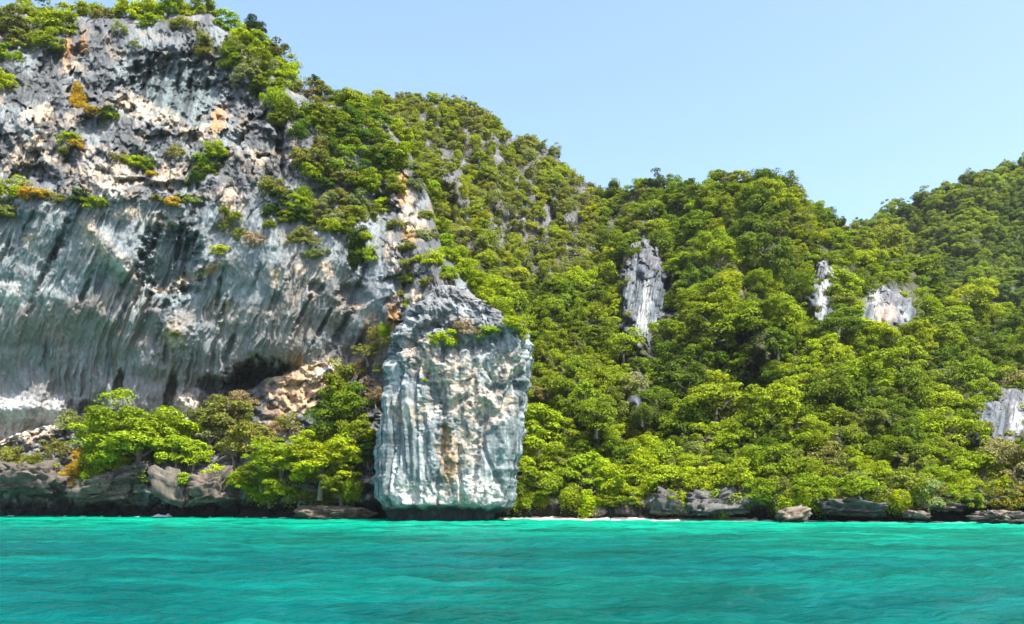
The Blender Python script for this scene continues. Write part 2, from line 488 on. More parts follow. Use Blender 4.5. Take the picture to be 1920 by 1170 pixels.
# ------------------------------------------------------------------ the ledge of rock below the cliff
BENCH_TOP = [(-320, 840), (0, 826), (60, 806), (110, 792), (150, 786), (250, 792), (330, 780), (370, 765), (430, 748), (500, 712), (560, 690), (620, 676), (660, 690), (720, 716), (760, 760)]
def shore_y(px):
    return np.interp(px, [-320, 0, 300, 520, 700, 760, 930, 960, 1300, 1500, 1920, 2300], [132, 126, 121, 115, 112, 112, 111, 111, 104.5, 100, 94, 88])

def bench_depth(px, py, top):
    x, z = (px - CX) / 13.5, (HOR - py) / 13.5
    Ys = shore_y(px)
    lip = 908 + 14 * n2(px / 55, 0 * px, 201) + 8 * n2(px / 21, 0 * px, 203)
    t = np.clip((lip - py) / (lip - top), 0, 1)
    Y = Ys + 0.6 + t ** 0.9 * np.interp(px, [-320, 0, 150, 300, 480, 700], [3.5, 3.5, 6, 12, 15, 8])
    notch = sst(lip + 4, lip + 30, py)
    Y = Y + 3.0 * notch - 0.8 * sst(962, 985, py)
    wx, wz = x + 0.8 * fbm(x / 3, z / 3, 3, 211), z + 0.6 * fbm(x / 3, z / 3, 3, 213)
    c1, c2, cid = worley(wx / 3.0, wz / 2.0, 5)
    d = 1.9 * (cid - 0.5) + 1.5 * np.clip(c2 - c1, 0, 0.6)
    c1, c2, cid = worley(wx / 1.1, wz / 0.9, 6)
    d = d + 0.8 * (cid - 0.5) + 0.6 * np.clip(c2 - c1, 0, 0.5) + 0.55 * ridge(x / 1.8, z / 1.8, 4, 217, 0.6)
    return Y - d * (0.35 + 0.65 * sst(975, 945, py))
bench = Relief(-320, 745, 560, 190, 986, BENCH_TOP, bench_depth, back=16, drop=0.3, nb=6)
def shore_colour(px, py, x, z):
    c = np.empty(px.shape + (3,), np.float32); c[:] = GREY
    k = fbm(x / 1.6, z / 1.4, 5, 231, 0.62)
    c = mix(c, (0.198, 0.182, 0.160), sst(-0.05, 0.7, k))
    c = mix(c, (0.055, 0.055, 0.058), sst(0.1, 0.7, -fbm(x / 2.2, z / 1.6, 4, 233, 0.6)) * 0.8)
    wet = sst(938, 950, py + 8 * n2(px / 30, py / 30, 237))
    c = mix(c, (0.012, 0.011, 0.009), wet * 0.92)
    return c
def bench_colour(R):
    px, py = R.px, R.py
    x, z = (px - CX) / 13.5, (HOR - py) / 13.5
    c = shore_colour(px, py, x, z)
    wob = 0.5 * fbm(px / 14, py / 14, 4, 241, 0.6)
    pale = blob(px, py, [(70, 912, 70, 26), (190, 930, 56, 24), (330, 930, 34, 24), (405, 928, 44, 26), (240, 905, 40, 18), (640, 964, 50, 9)], wob, 0.5)
    c = mix(c, (0.231, 0.204, 0.165), 0.65 * pale * sst(950, 928, py))
    scree = blob(px, py, [(560, 730, 50, 40), (600, 702, 50, 26), (30, 808, 110, 20, -12), (525, 800, 30, 14), (350, 800, 14, 22)], wob, 0.5)
    c = mix(c, (0.43, 0.285, 0.165), 0.9 * scree)
    c = mix(c, (0.231, 0.138, 0.066), 0.6 * blob(px, py, [(545, 720, 14, 30), (520, 770, 20, 20), (700, 700, 30, 40)], wob, 0.6))
    c = mix(c, (0.55, 0.53, 0.49), 0.9 * blob(px, py, [(10, 800, 110, 24, -12), (90, 790, 50, 12), (350, 775, 16, 22), (610, 696, 16, 7, -20)], wob, 0.5))
    c = mix(c, (0.220, 0.165, 0.055), 0.5 * blob(px, py, [(140, 880, 18, 36), (125, 905, 26, 20)], wob, 0.6))
    return np.clip(c, 0.01, 0.9)
bench.build('shore_terrain', M_ROCK, bench_colour(bench), kind='structure', label='rough grey rock ledge undercut above the water below the cliff', cat='ledge')

# ------------------------------------------------------------------ forested hills
HILL_TOP = [(560, 200), (690, 184), (760, 184), (830, 190), (900, 202), (935, 226), (960, 258), (1000, 264), (1035, 284), (1075, 324), (1115, 350), (1150, 362), (1200, 354), (1250, 348),
            (1330, 344), (1400, 336), (1450, 346), (1500, 366), (1550, 400), (1600, 430), (1640, 450), (1700, 486), (1760, 528), (1830, 560), (1900, 580), (2000, 600), (2300, 640)]
HOLLOWS = [(1115, 690, 36, 70, 10, 9), (1228, 835, 46, 36, 0, 8), (1770, 700, 60, 60, 20, 9), (1440, 560, 30, 26, 0, 6), (1460, 480, 24, 60, 0, 5), (1000, 560, 40, 26, 0, 5), (1810, 770, 14, 70, 0, 7),
           (1090, 800, 18, 50, 0, 5), (1370, 640, 16, 50, 0, 5), (1010, 780, 24, 30, 0, 4), (1300, 740, 30, 20, 0, 4), (1560, 800, 30, 20, 0, 4), (980, 700, 16, 50, 0, 5)]
OUTCROPS = [(1205, 540, 44, 105, 0, 9), (1545, 545, 24, 62, 8, 7), (1662, 575, 62, 44, 25, 7), (1884, 780, 70, 60, 0, 7), (1200, 745, 22, 50, 0, 4)]
def hill_depth(px, py, top):
    Ys = shore_y(px)
    Yr = np.interp(px, [560, 700, 900, 1000, 1150, 1300, 1420, 1600, 1750, 2000, 2300], [215, 228, 238, 240, 236, 212, 200, 208, 214, 205, 200])
    lip = 936 + 9 * n2(px / 45, 0 * px, 301) + 5 * n2(px / 17, 0 * px, 303)
    t = np.clip((lip - py) / (lip - top), 0, 1)
    Y = Ys + 0.8 + (Yr - Ys) * (0.35 * t + 0.65 * t ** 1.45)
    amp = sst(0.02, 0.25, t) * (1 - 0.6 * sst(0.85, 1, t))
    Y = Y + amp * (11.0 * fbm(px / 110, py / 150, 4, 311) + 4.0 * fbm(px / 38, py / 60, 3, 313))
    Y = Y + 2.2 * sst(lip + 2, lip + 22, py) * (1 - blob(px, py, [(1080, 970, 180, 30)], None, 0.4)) - 1.0 * sst(966, 990, py)
    wob = 0.25 * fbm(px / 20, py / 20, 3, 315)
    for q in HOLLOWS:
        Y = Y + q[5] * blob(px, py, [q[:5]], wob, 0.6)
    for q in OUTCROPS:
        Y = Y - q[5] * blob(px, py, [q[:5]], wob, 0.5)
    k = F / Y
    x, z = (px - CX) / k, (HOR - py) / k
    rk = np.clip(blob(px, py, [q[:5] for q in OUTCROPS], wob, 0.5) + sst(lip - 20, lip, py), 0, 1)
    c1, c2, cid = worley(x / 2.2 + 0.3 * n2(x, z, 321), z / 1.9, 7)
    Y = Y - rk * (0.7 * (cid - 0.5) + 0.5 * np.clip(c2 - c1, 0, 0.5) + 0.55 * ridge(x / 1.2, z / 9.0, 4, 323, 0.6)) - 0.5 * fbm(x / 2, z / 2, 3, 325)
    return Y
hill = Relief(560, 2300, 620, 280, 986, HILL_TOP, hill_depth, back=80, drop=0.3)
def hill_colour(R):
    px, py, Y = R.px, R.py, R.Y
    k = F / Y
    x, z = (px - CX) / k, (HOR - py) / k
    c = np.empty(px.shape + (3,), np.float32); c[:] = (0.032, 0.036, 0.015)
    c = mix(c, (0.075, 0.070, 0.040), sst(-0.1, 0.5, fbm(x / 4, z / 4, 4, 331)))
    scr = blob(px, py, [(930, 330, 150, 130, 30), (760, 240, 150, 90), (1000, 420, 130, 80, 30), (1060, 500, 60, 70)], 0.3 * fbm(px / 40, py / 40, 3, 333), 0.5)
    g = np.empty_like(c); g[:] = (0.082, 0.079, 0.084)
    g = mix(g, (0.144, 0.139, 0.149), sst(-0.1, 0.6, fbm(x / 2, z / 5, 4, 335, 0.6)))
    g = mix(g, (0.058, 0.053, 0.029), sst(0.0, 0.5, fbm(x / 5, z / 5, 3, 337)))
    c = c * (1 - scr[..., None]) + g * scr[..., None]
    wob = 0.4 * fbm(px / 16, py / 16, 4, 341, 0.6)
    rk = blob(px, py, [q[:4] + (q[4],) for q in OUTCROPS], wob, 0.35)
    r = np.empty_like(c); r[:] = (0.064, 0.070, 0.078)
    st = fbm(x / 0.9, z / 6, 4, 343, 0.6)
    r = mix(r, (0.114, 0.140, 0.155), sst(-0.1, 0.6, st)); r = mix(r, (0.032, 0.034, 0.039), 0.8 * sst(0.05, 0.6, -st))
    c = c * (1 - rk[..., None]) + r * rk[..., None]
    c = mix(c, (0.27, 0.27, 0.26), 0.75 * blob(px, py, [(1206, 590, 9, 46, 14), (1222, 612, 14, 12), (1212, 560, 6, 30), (1543, 550, 9, 40, 8), (1570, 612, 6, 14), (1908, 790, 14, 22)], wob, 0.5))
    c = mix(c, (0.330, 0.252, 0.198), 0.7 * blob(px, py, [(1665, 590, 16, 22), (1640, 560, 12, 14)], wob, 0.5))
    lip = 936 + 9 * n2(px / 45, 0 * px, 301) + 5 * n2(px / 17, 0 * px, 303)
    sc = shore_colour(px, py, x, z)
    pale = blob(px, py, [(1350, 945, 90, 22), (1470, 935, 40, 30), (1580, 950, 90, 14), (1260, 950, 40, 16)], wob, 0.5)
    sc = mix(sc, (0.216, 0.228, 0.228), 0.7 * pale * sst(962, 950, py))
    w = sst(lip - 26, lip - 6, py)
    return np.clip(c * (1 - w[..., None]) + sc * w[..., None], 0.01, 0.9)
hill.build('hill_terrain', M_GROUND, hill_colour(hill), kind='structure', label='steep forested limestone hills rising behind the shore', cat='hill')

FAR_TOP = [(1350, 560), (1500, 520), (1600, 436), (1622, 418), (1680, 392), (1740, 368), (1790, 344), (1850, 326), (1920, 306), (2000, 286), (2200, 262), (2500, 250)]
def outcrop(cx, cy, rx, ry, rot, label, pale, warm=()):
    """a rock face standing out of the wooded slope, its rim sunk into the ground"""
    nu, nv = 150, 200
    e, f = np.meshgrid(np.linspace(-1.15, 1.15, nu), np.linspace(1.15, -1.15, nv))
    a = math.radians(rot)
    px = cx + e * rx * math.cos(a) - f * ry * math.sin(a)
    py = cy + e * rx * math.sin(a) + f * ry * math.cos(a)
    H = hill.at(px.ravel(), py.ravel())[:, 1].reshape(px.shape)
    A_ = np.stack([np.ones(px.size), e.ravel(), f.ravel()], 1)
    q = np.linalg.lstsq(A_, H.ravel(), rcond=None)[0]
    base = q[0] + q[1] * e + 0.75 * q[2] * f
    k = F / q[0]
    x, z = (px - CX) / k, (HOR - py) / k
    r = np.sqrt(e ** 2 + f ** 2) + 0.16 * fbm(px / 16, py / 22, 3, 901)
    Y = base - 4.0 - 1.4 * fbm(x / 3, z / 4, 3, 903)
    sl = x - 0.2 * z
    Y = Y - 0.75 * ridge(sl / 1.3, z / 9, 4, 905, 0.58) - 0.22 * n2(sl / 0.4, z / 4, 907)
    c1, c2, cid = worley(x / 1.6 + 0.3 * fbm(x, z, 2, 909), z / 2.6, 5)
    up = sst(cy + 0.1 * ry, cy - 0.6 * ry, py)
    Y = Y - (0.35 + 0.8 * up) * (1.2 * (cid - 0.5) + 0.6 * np.clip(c2 - c1, 0, 0.5))
    rim = sst(0.74, 1.04, r)
    Y = Y * (1 - rim) + (H + 4.0) * rim
    c = np.empty(px.shape + (3,), np.float32); c[:] = (0.080, 0.094, 0.100)
    st = 0.65 * n2(sl / 1.0, z / 14, 911) + 0.45 * n2(sl / 0.4, z / 9, 913)
    c = mix(c, (0.165, 0.185, 0.19), sst(0.05, 0.7, st)); c = mix(c, (0.028, 0.034, 0.038), 0.9 * sst(0.0, 0.55, -st))
    g = np.empty_like(c); g[:] = (0.085, 0.085, 0.09)
    g = mix(g, (0.17, 0.17, 0.172), sst(0.0, 0.7, fbm(x / 1.2, z / 1.6, 3, 915)))
    c = c * (1 - 0.8 * up[..., None]) + g * 0.8 * up[..., None]
    wob = 0.5 * fbm(px / 10, py / 14, 4, 917, 0.6)
    c = mix(c, (0.27, 0.27, 0.26), 0.75 * blob(px, py, pale, wob, 0.5))
    if warm:
        c = mix(c, (0.38, 0.29, 0.22), 0.75 * blob(px, py, warm, wob, 0.5))
    gq = grid_quads(nv, nu)
    gq = gq[(r.ravel()[gq] < 1.1).all(1)]
    me = mesh_from('rock_outcrop', world_of(px, py, Y), gq, attrs={'rock_colour': np.clip(c, 0.01, 0.9).reshape(-1, 3)})
    return link('rock_outcrop', me, M_ROCK, label=label, cat='rock outcrop', group='bare rock faces in the hillside forest')
outcrop(1208, 548, 46, 112, 0, 'tall blue-grey rock face with a pale streak in the middle of the forest slope', [(1206, 590, 9, 46, 14), (1222, 612, 16, 14), (1212, 552, 6, 34)])
outcrop(1546, 556, 28, 72, 0, 'narrow pale rock face below the notch between the two right-hand hills', [(1544, 552, 10, 44, 8), (1566, 610, 8, 14)])
outcrop(1662, 584, 68, 48, 20, 'wide grey rock face with a pinkish patch right of the narrow pale one', [(1640, 560, 14, 12), (1690, 590, 10, 16)], [(1660, 596, 18, 22)])
outcrop(1892, 785, 62, 64, 0, 'blue-grey rock face half hidden by trees at the right frame edge', [(1908, 790, 14, 26)])

def far_depth(px, py, top):
    t = np.clip((700 - py) / (700 - top), 0, 1)
    Y = 265 + 85 * t + 9 * fbm(px / 90, py / 90, 4, 401) + 4 * fbm(px / 28, py / 40, 3, 403)
    return Y
far = Relief(1350, 2500, 260, 120, 935, FAR_TOP, far_depth, back=120, drop=0.3)
fc = np.empty(far.px.shape + (3,), np.float32); fc[:] = (0.038, 0.046, 0.024)
fc = mix(fc, (0.07, 0.07, 0.05), sst(0, 0.6, fbm(far.px / 25, far.py / 25, 4, 405)))
far.build('far_hill_terrain', M_GROUND, fc, kind='structure', label='more distant forested hill rising at the right edge', cat='hill')

# ------------------------------------------------------------------ the free-standing rock pillar
PL = [(545, 812), (565, 796), (585, 780), (606, 764), (625, 748), (645, 738), (680, 730), (760, 722), (850, 715), (900, 711), (935, 712), (952, 720), (962, 732), (985, 738)]
PR = [(545, 866), (565, 896), (585, 930), (606, 960), (622, 982), (640, 994), (660, 996), (700, 993), (760, 985), (830, 975), (890, 965), (935, 959), (952, 950), (962, 926), (985, 916)]
def build_pillar():
    na, nz, YC = 380, 380, 106.5
    py = np.linspace(986, 546, nz)[:, None]
    af = np.linspace(0, 2 * np.pi, 20001)
    n = 2.0 / 3.8
    fx, fy = 8.7 * np.sign(np.cos(af)) * np.abs(np.cos(af)) ** n, 6.4 * np.sign(np.sin(af)) * np.abs(np.sin(af)) ** n
    arc = np.concatenate([[0], np.cumsum(np.hypot(np.diff(fx), np.diff(fy)))])
    a = np.interp(np.linspace(0, arc[-1], na, endpoint=False), arc, af)[None, :]      # evenly spaced round the outline
    L = np.interp(py, *zip(*PL)) + 5 * fbm(py / 26, py * 0, 3, 531); R = np.interp(py, *zip(*PR)) + 5 * fbm(py / 26, py * 0, 3, 535)
    xc = ((L + R) / 2 - CX) / F * YC
    ax = (R - L) / 2 / F * YC
    by = np.interp(py, [546, 575, 600, 625, 645, 700, 900, 945, 956, 986], [3.2, 4.6, 5.5, 6.0, 6.3, 6.4, 6.6, 6.4, 4.8, 4.5])
    ca, sa = np.cos(a), np.sin(a)
    X = xc + ax * np.sign(ca) * np.abs(ca) ** n
    Yv = YC - by * np.sign(sa) * np.abs(sa) ** n
    Z = EYE + (HOR - py) / F * YC + 0 * X
    nx, ny = ca / np.maximum(ax, 1), -sa / np.maximum(by, 1)
    ln = np.sqrt(nx ** 2 + ny ** 2); nx, ny = nx / ln, ny / ln
    px, pyy = CX + X / Yv * F, HOR - (Z - EYE) / Yv * F
    sx = X + 0.12 * np.clip(Z - 8, -3, 20) * 0.6
    up = sst(690, 605, pyy + 40 * n2(px / 40, pyy / 40, 519))
    front = (sa > 0)
    d = 0.5 * n3(X / 6, Yv / 6, Z / 8, 1)
    fmask = 0.25 + 0.9 * sst(-0.25, 0.4, n3(X / 4, Yv / 4, Z / 7, 44))
    d = d + fmask * (0.42 * (1 - 2 * np.abs(n3(sx / 2.6, Yv / 2.6, Z / 12, 2))) + 0.2 * n3(sx / 0.8, Yv / 0.8, Z / 7, 3)) + 0.10 * n3(sx / 0.35, Yv / 0.35, Z / 4, 4)
    rough = blob(px, pyy, [(790, 670, 40, 50), (850, 700, 50, 50), (900, 740, 70, 60), (950, 680, 30, 50, 20), (845, 830, 40, 80), (800, 925, 60, 26), (880, 925, 50, 30)], None, 0.6)
    f = 0
    for i in range(4):
        f = f + 0.58 ** i * (0.42 - 1.7 * np.abs(n3(sx / 2.1 * 2.1 ** i, Yv / 2.1 * 2.1 ** i, Z / 4.4 * 2.1 ** i, 6 + i)))
    d = d + (0.22 + 0.45 * rough + 0.85 * up) * f * 0.8
    w1, w2, wid = worley(X / 1.3 + 0.3 * fbm(X, Z, 2, 521), Z / 3.4, 9)
    d = d + front * (0.15 + 0.5 * rough + 0.5 * up) * (0.8 * (wid - 0.5) + 0.5 * np.clip(w2 - w1, 0, 0.3))
    u1, u2, uid = worley(X / 3.0 + 0.4 * fbm(X / 2, Z / 2, 2, 523), Z / 2.2, 13)
    d = d + up * (1.7 * (uid - 0.5) + 0.9 * np.clip(u2 - u1, 0, 0.5) - 0.85)
    d = d - 0.45 * sst(0.55, 0.85, 1 - np.abs(n3(sx / 3.2, Yv / 3.2, Z / 9, 15)) * 3)
    front = (sa > 0)
    wob = 0.3 * fbm(px / 12, pyy / 12, 4, 503)
    for q in [(775, 700, 26, 20, 0, .8), (815, 735, 22, 30, 0, .9), (870, 655, 46, 14, 0, .9), (800, 770, 12, 40, 20, .8), (850, 760, 30, 8, -35, .8), (930, 720, 12, 40, 10, .7), (905, 790, 12, 60, 8, .6), (960, 740, 10, 40, 18, .7),
              (830, 860, 14, 60, 0, .5), (745, 800, 6, 100, 2, .8), (770, 850, 5, 70, 0, .4), (795, 870, 5, 60, 0, .4), (890, 860, 8, 60, 6, .7), (930, 900, 6, 50, 6, .6), (785, 626, 62, 9, -34, 1.3), (840, 612, 30, 6, 10, .8), (900, 640, 40, 7, -8, .9), (735, 690, 10, 50, 0, .8)]:
        d = d - front * q[5] * blob(px, pyy, [q[:5]], wob, 0.6)
    d = d * np.interp(py, [573, 600, 640], [0.5, 1, 1])
    X, Yv = X + nx * d, Yv + ny * d
    px, pyy = CX + X / Yv * F, HOR - (Z - EYE) / Yv * F
    c = np.empty(px.shape + (3,), np.float32); c[:] = (0.142, 0.164, 0.168)
    st = 0.6 * n3(sx / 1.1, Yv / 1.1, Z / 14, 21) + 0.45 * n3(sx / 0.45, Yv / 0.45, Z / 9, 22) + 0.3 * n3(sx / 0.2, Yv / 0.2, Z / 6, 23)
    c = mix(c, (0.34, 0.365, 0.355), sst(0.0, 0.6, st)); c = mix(c, (0.034, 0.047, 0.052), 0.9 * sst(0.0, 0.5, -st))
    wob = 0.55 * fbm(px / 12, pyy / 12, 4, 511, 0.6)
    cream = blob(px, pyy, [(785, 655, 18, 24), (795, 680, 22, 22), (815, 705, 20, 8, 30), (850, 685, 30, 28), (865, 720, 36, 22), (950, 680, 30, 12, -35), (930, 700, 12, 20), (880, 750, 46, 26), (930, 760, 26, 26), (900, 780, 50, 18),
                           (790, 665, 34, 30), (850, 700, 40, 40), (905, 760, 60, 34), (945, 690, 34, 24, -35), (860, 840, 40, 40), (770, 770, 40, 26), (845, 830, 22, 24), (870, 820, 26, 14), (800, 930, 50, 16), (880, 925, 46, 24), (770, 915, 26, 10), (850, 880, 20, 40), (760, 760, 20, 14), (800, 770, 26, 18)], wob, 0.4)
    cc = np.empty_like(c); cc[:] = (0.40, 0.32, 0.235)
    cc = mix(cc, WHITE, 0.8 * sst(0.0, 0.5, n3(X / 1.2, Yv / 1.2, Z / 1.2, 31))); cc = mix(cc, (0.119, 0.114, 0.102), 0.85 * sst(0.05, 0.45, n3(X / 0.6, Yv / 0.6, Z / 0.6, 33)))
    cm = (front * cream * (0.15 + 0.85 * sst(-0.5, 0.0, n3(X / 1.0, Yv / 1.0, Z / 1.3, 35) + 0.5 * n3(X / 0.4, Yv / 0.4, Z / 0.5, 36))))[..., None] * 0.92
    c = c * (1 - cm) + cc * cm
    c = mix(c, (0.229, 0.128, 0.053), 0.75 * front * blob(px, pyy, [(838, 830, 12, 34), (843, 880, 13, 40), (838, 915, 8, 20)], wob, 0.5))
    c = mix(c, WHITE, 0.85 * front * blob(px, pyy, [(790, 928, 54, 22), (745, 905, 14, 10), (820, 940, 30, 22), (885, 915, 36, 28), (925, 925, 20, 20), (760, 755, 14, 8), (815, 775, 14, 10)], wob, 0.5))
    cap = np.empty_like(c); cap[:] = (0.098, 0.099, 0.103)
    cq = n3(X / 1.1, Yv / 1.1, Z / 1.5, 41) + 0.6 * n3(X / 0.45, Yv / 0.45, Z / 0.6, 42)
    cap = mix(cap, (0.21, 0.21, 0.208), sst(0.0, 0.7, cq)); cap = mix(cap, (0.15, 0.17, 0.172), 0.8 * sst(0.0, 0.4, n3(X / 2.5, Yv / 2.5, Z / 2, 46))); cap = mix(cap, (0.30, 0.25, 0.19), 0.6 * sst(0.2, 0.5, n3(X / 1.8, Yv / 1.8, Z / 1.6, 47))); cap = mix(cap, (0.04, 0.04, 0.042), 0.8 * sst(0.05, 0.7, -cq))
    kc = 0.85 * sst(628, 575, pyy + 60 * fbm(px / 34, pyy / 34, 3, 515))
    c = c * (1 - kc[..., None]) + cap * kc[..., None]
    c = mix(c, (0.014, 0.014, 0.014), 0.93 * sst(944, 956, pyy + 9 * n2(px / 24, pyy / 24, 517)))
    V = np.stack([X, Yv, Z], -1)
    top = np.array([[float(V[-1, :, 0].mean()), float(V[-1, :, 1].mean()), float(V[-1, :, 2].mean()) + 0.4]])
    verts = np.concatenate([V.reshape(-1, 3), top])
    col = np.concatenate([np.clip(c, 0.01, 0.9).reshape(-1, 3), [[0.2, 0.2, 0.2]]])
    i0, ti = (nz - 1) * na, nz * na
    tris = [(i0 + i, i0 + (i + 1) % na, ti) for i in range(na)]
    me = mesh_from('rock_pillar', verts, grid_quads(nz, na, True), tris, {'rock_colour': col})
    return link('rock_pillar', me, M_ROCK, label='blocky pale blue-grey and cream rock pillar standing in the water before the cliff', cat='rock pillar'), V
pillar, PILLAR_V = build_pillar()

# ------------------------------------------------------------------ water, beach, foam
def build_sea():
    ys = np.concatenate([[-4000, -1000, -300, -80, -20, 0, 8, 13], np.geomspace(17, 150, 560), [170, 210, 300, 600, 1500, 5000]])
    ss = np.concatenate([[-300, -40, -8, -2.5, -1.2], np.linspace(-0.72, 0.72, 520), [1.2, 2.5, 8, 40, 300]])
    yy = np.repeat(ys[:, None], len(ss), 1)
    xx = ss[None, :] * np.maximum(yy, 17)
    xx = np.clip(xx, -5000, 5000)
    near = sst(150, 20, yy)
    h = 0.12 * fbm(xx / 7.5, yy / 4.5, 2, 601) + 0.12 * n2(xx / 2.0 + 0.3 * yy, yy / 1.5, 605) + 0.085 * n2(xx / 0.9 - 0.2 * yy, yy / 0.75, 607)
    h = h + 0.016 * n2(xx / 0.4, yy / 0.28, 609) * sst(70, 25, yy)
    zz = h * sst(160, 120, yy) * (np.abs(ss[None, :]) < 1) * (yy > 10)
    # body colour: pale sand under shallow water by the shore, deeper and weedier bottom further out
    sh = np.interp(xx / np.maximum(yy, 17) * F + CX, [-320, 0, 300, 700, 960, 1300, 1500, 1920, 2300], [132, 126, 121, 112, 111, 104.5, 100, 94, 88])
    dist = sh - yy
    c = np.empty(xx.shape + (3,), np.float32); c[:] = (0.0003, 0.062, 0.057)
    c = mix(c, (0.0005, 0.096, 0.072), sst(74, 40, dist + 10 * fbm(xx / 18, yy / 14, 3, 611)))
    c = mix(c, (0.001, 0.205, 0.122), sst(52, 14, dist + 9 * fbm(xx / 16, yy / 8, 3, 613)))
    c = mix(c, (0.05, 0.30, 0.20), sst(7, 0, dist + 1.5 * n2(xx / 8, yy / 4, 615)) * sst(-20, 4, xx))
    c = mix(c, (0.0005, 0.105, 0.080), 0.45 * sst(0.05, 0.5, fbm(xx / 20, yy / 9, 3, 621)) * sst(4, 14, dist))
    weed = sst(0.05, 0.4, fbm(xx / 15, yy / 9, 4, 617) + 0.45 * sst(-6, 10, xx) * sst(45, 58, yy) * sst(88, 72, yy) - 0.12) * sst(8, 20, dist)
    c = mix(c, (0.0008, 0.045, 0.032), 0.55 * weed)
    return mesh_from('sea', np.stack([xx, yy, zz], -1), grid_quads(*xx.shape), attrs={'water_colour': c.reshape(-1, 3)})
def sea_material():
    m, nt, N, L = new_mat('sea_water')
    out = N('ShaderNodeOutputMaterial')
    body = N('ShaderNodeBsdfDiffuse')
    gloss = N('ShaderNodeBsdfGlossy'); gloss.inputs['Roughness'].default_value = 0.04
    fr = N('ShaderNodeFresnel'); fr.inputs['IOR'].default_value = 1.333
    fm = N('ShaderNodeMath'); fm.operation = 'MULTIPLY'; fm.inputs[1].default_value = 0.42
    cl = N('ShaderNodeMath'); cl.operation = 'MINIMUM'; cl.inputs[1].default_value = 0.5
    ms = N('ShaderNodeMixShader')
    at = N('ShaderNodeAttribute'); at.attribute_name = 'water_colour'
    ge = N('ShaderNodeNewGeometry')
    mp = N('ShaderNodeMapping'); mp.inputs['Scale'].default_value = (0.25, 0.6, 1)
    L(ge.outputs['Position'], mp.inputs['Vector'])
    n0 = N('ShaderNodeTexNoise'); n0.inputs['Scale'].default_value = 0.9; n0.inputs['Detail'].default_value = 4
    L(mp.outputs[0], n0.inputs['Vector'])
    r = N('ShaderNodeMapRange'); r.inputs[1].default_value = 0.3; r.inputs[2].default_value = 0.7; r.inputs[3].default_value = 0.68; r.inputs[4].default_value = 1.32
    L(n0.outputs['Fac'], r.inputs[0])
    mx = N('ShaderNodeMix'); mx.data_type = 'RGBA'; mx.blend_type = 'MULTIPLY'; mx.inputs[0].default_value = 1.0
    L(at.outputs['Color'], mx.inputs[6]); L(r.outputs[0], mx.inputs[7]); L(mx.outputs[2], body.inputs['Color'])
    m2 = N('ShaderNodeMapping'); m2.inputs['Scale'].default_value = (0.7, 1.3, 1)
    L(ge.outputs['Position'], m2.inputs['Vector'])
    n1 = N('ShaderNodeTexNoise'); n1.inputs['Scale'].default_value = 2.4; n1.inputs['Detail'].default_value = 5; n1.inputs['Roughness'].default_value = 0.55
    L(m2.outputs[0], n1.inputs['Vector'])
    bp = N('ShaderNodeBump'); bp.inputs['Strength'].default_value = 1.0; bp.inputs['Distance'].default_value = 0.26
    L(n1.outputs['Fac'], bp.inputs['Height'])
    for q in (body, gloss, fr):
        L(bp.outputs[0], q.inputs['Normal'])
    L(fr.outputs[0], fm.inputs[0]); L(fm.outputs[0], cl.inputs[0]); L(cl.outputs[0], ms.inputs[0])
    L(body.outputs[0], ms.inputs[1]); L(gloss.outputs[0], ms.inputs[2])
    L(ms.outputs[0], out.inputs[0])
    return m
link('sea', build_sea(), sea_material(), kind='structure')

def plain_material(name, lo, hi, scale, rough=0.9):
    m, nt, N, L = new_mat(name)
    out = N('ShaderNodeOutputMaterial')
    b = N('ShaderNodeBsdfPrincipled'); b.inputs['Roughness'].default_value = rough
    n = N('ShaderNodeTexNoise'); n.inputs['Scale'].default_value = scale; n.inputs['Detail'].default_value = 6
    cr = N('ShaderNodeValToRGB'); cr.color_ramp.elements[0].color = lo + (1,); cr.color_ramp.elements[1].color = hi + (1,)
    ge = N('ShaderNodeNewGeometry')
    L(ge.outputs['Position'], n.inputs['Vector']); L(n.outputs['Fac'], cr.inputs[0]); L(cr.outputs[0], b.inputs['Base Color']); L(b.outputs[0], out.inputs[0])
    return m
def build_beach():
    u = np.linspace(905, 1420, 160); k = np.linspace(0, 1, 8)[:, None]
    w = np.interp(u, [905, 960, 1100, 1250, 1420], [1.0, 2.2, 2.4, 2.1, 1.5])
    Ys = shore_y(u)[None, :]
    Y = Ys - 2.2 * w + k * (2.6 * w + 2.4)
    z = -0.30 + 1.15 * k * (w / 2.6) + 0.12 * n2(u[None, :] / 9, k * 3, 701)
    return mesh_from('beach', np.stack([(u[None, :] - CX) / F * Y, Y, z + 0 * Y], -1), grid_quads(8, 160))
link('beach', build_beach(), plain_material('sand', (0.50, 0.42, 0.30), (0.72, 0.63, 0.48), 1.5), kind='structure')

M_FOAM = plain_material('foam', (0.72, 0.78, 0.78), (0.88, 0.9, 0.9), 4, 0.6)
def build_foam():
    V, Q = [], []
    spans = [(u, 5 + 16 * random.random()) for u in range(20, 700, 34) if random.random() < 0.9] + [(300, 30), (315, 18)] + [(u, 30) for u in range(1240, 1930, 40) if random.random() < 0.9]
    for u0, wd_ in spans:
        off = random.uniform(-0.3, 0.7)
        big = 0.42 if u0 in (300, 315) else 0.10
        n = 9
        b0 = len(V)
        for i in range(n):
            t = i / (n - 1)
            u = u0 + (t - 0.5) * wd_
            Y = float(shore_y(u)) + 1.1 - off
            wv = math.sin(math.pi * t) * random.uniform(0.6, 1.2)
            for dy, dz in ((-0.35, -0.08), (-0.1, 0.8), (0.15, 1.0), (0.4, -0.1)):
                V.append(((u - CX) / F * Y, Y + dy * wv * 1.5, 0.04 + big * dz * wv))
        for i in range(n - 1):
            for j in range(3):
                a = b0 + i * 4 + j
                Q.append((a, a + 4, a + 5, a + 1))
    return mesh_from('sea_foam', V, Q)
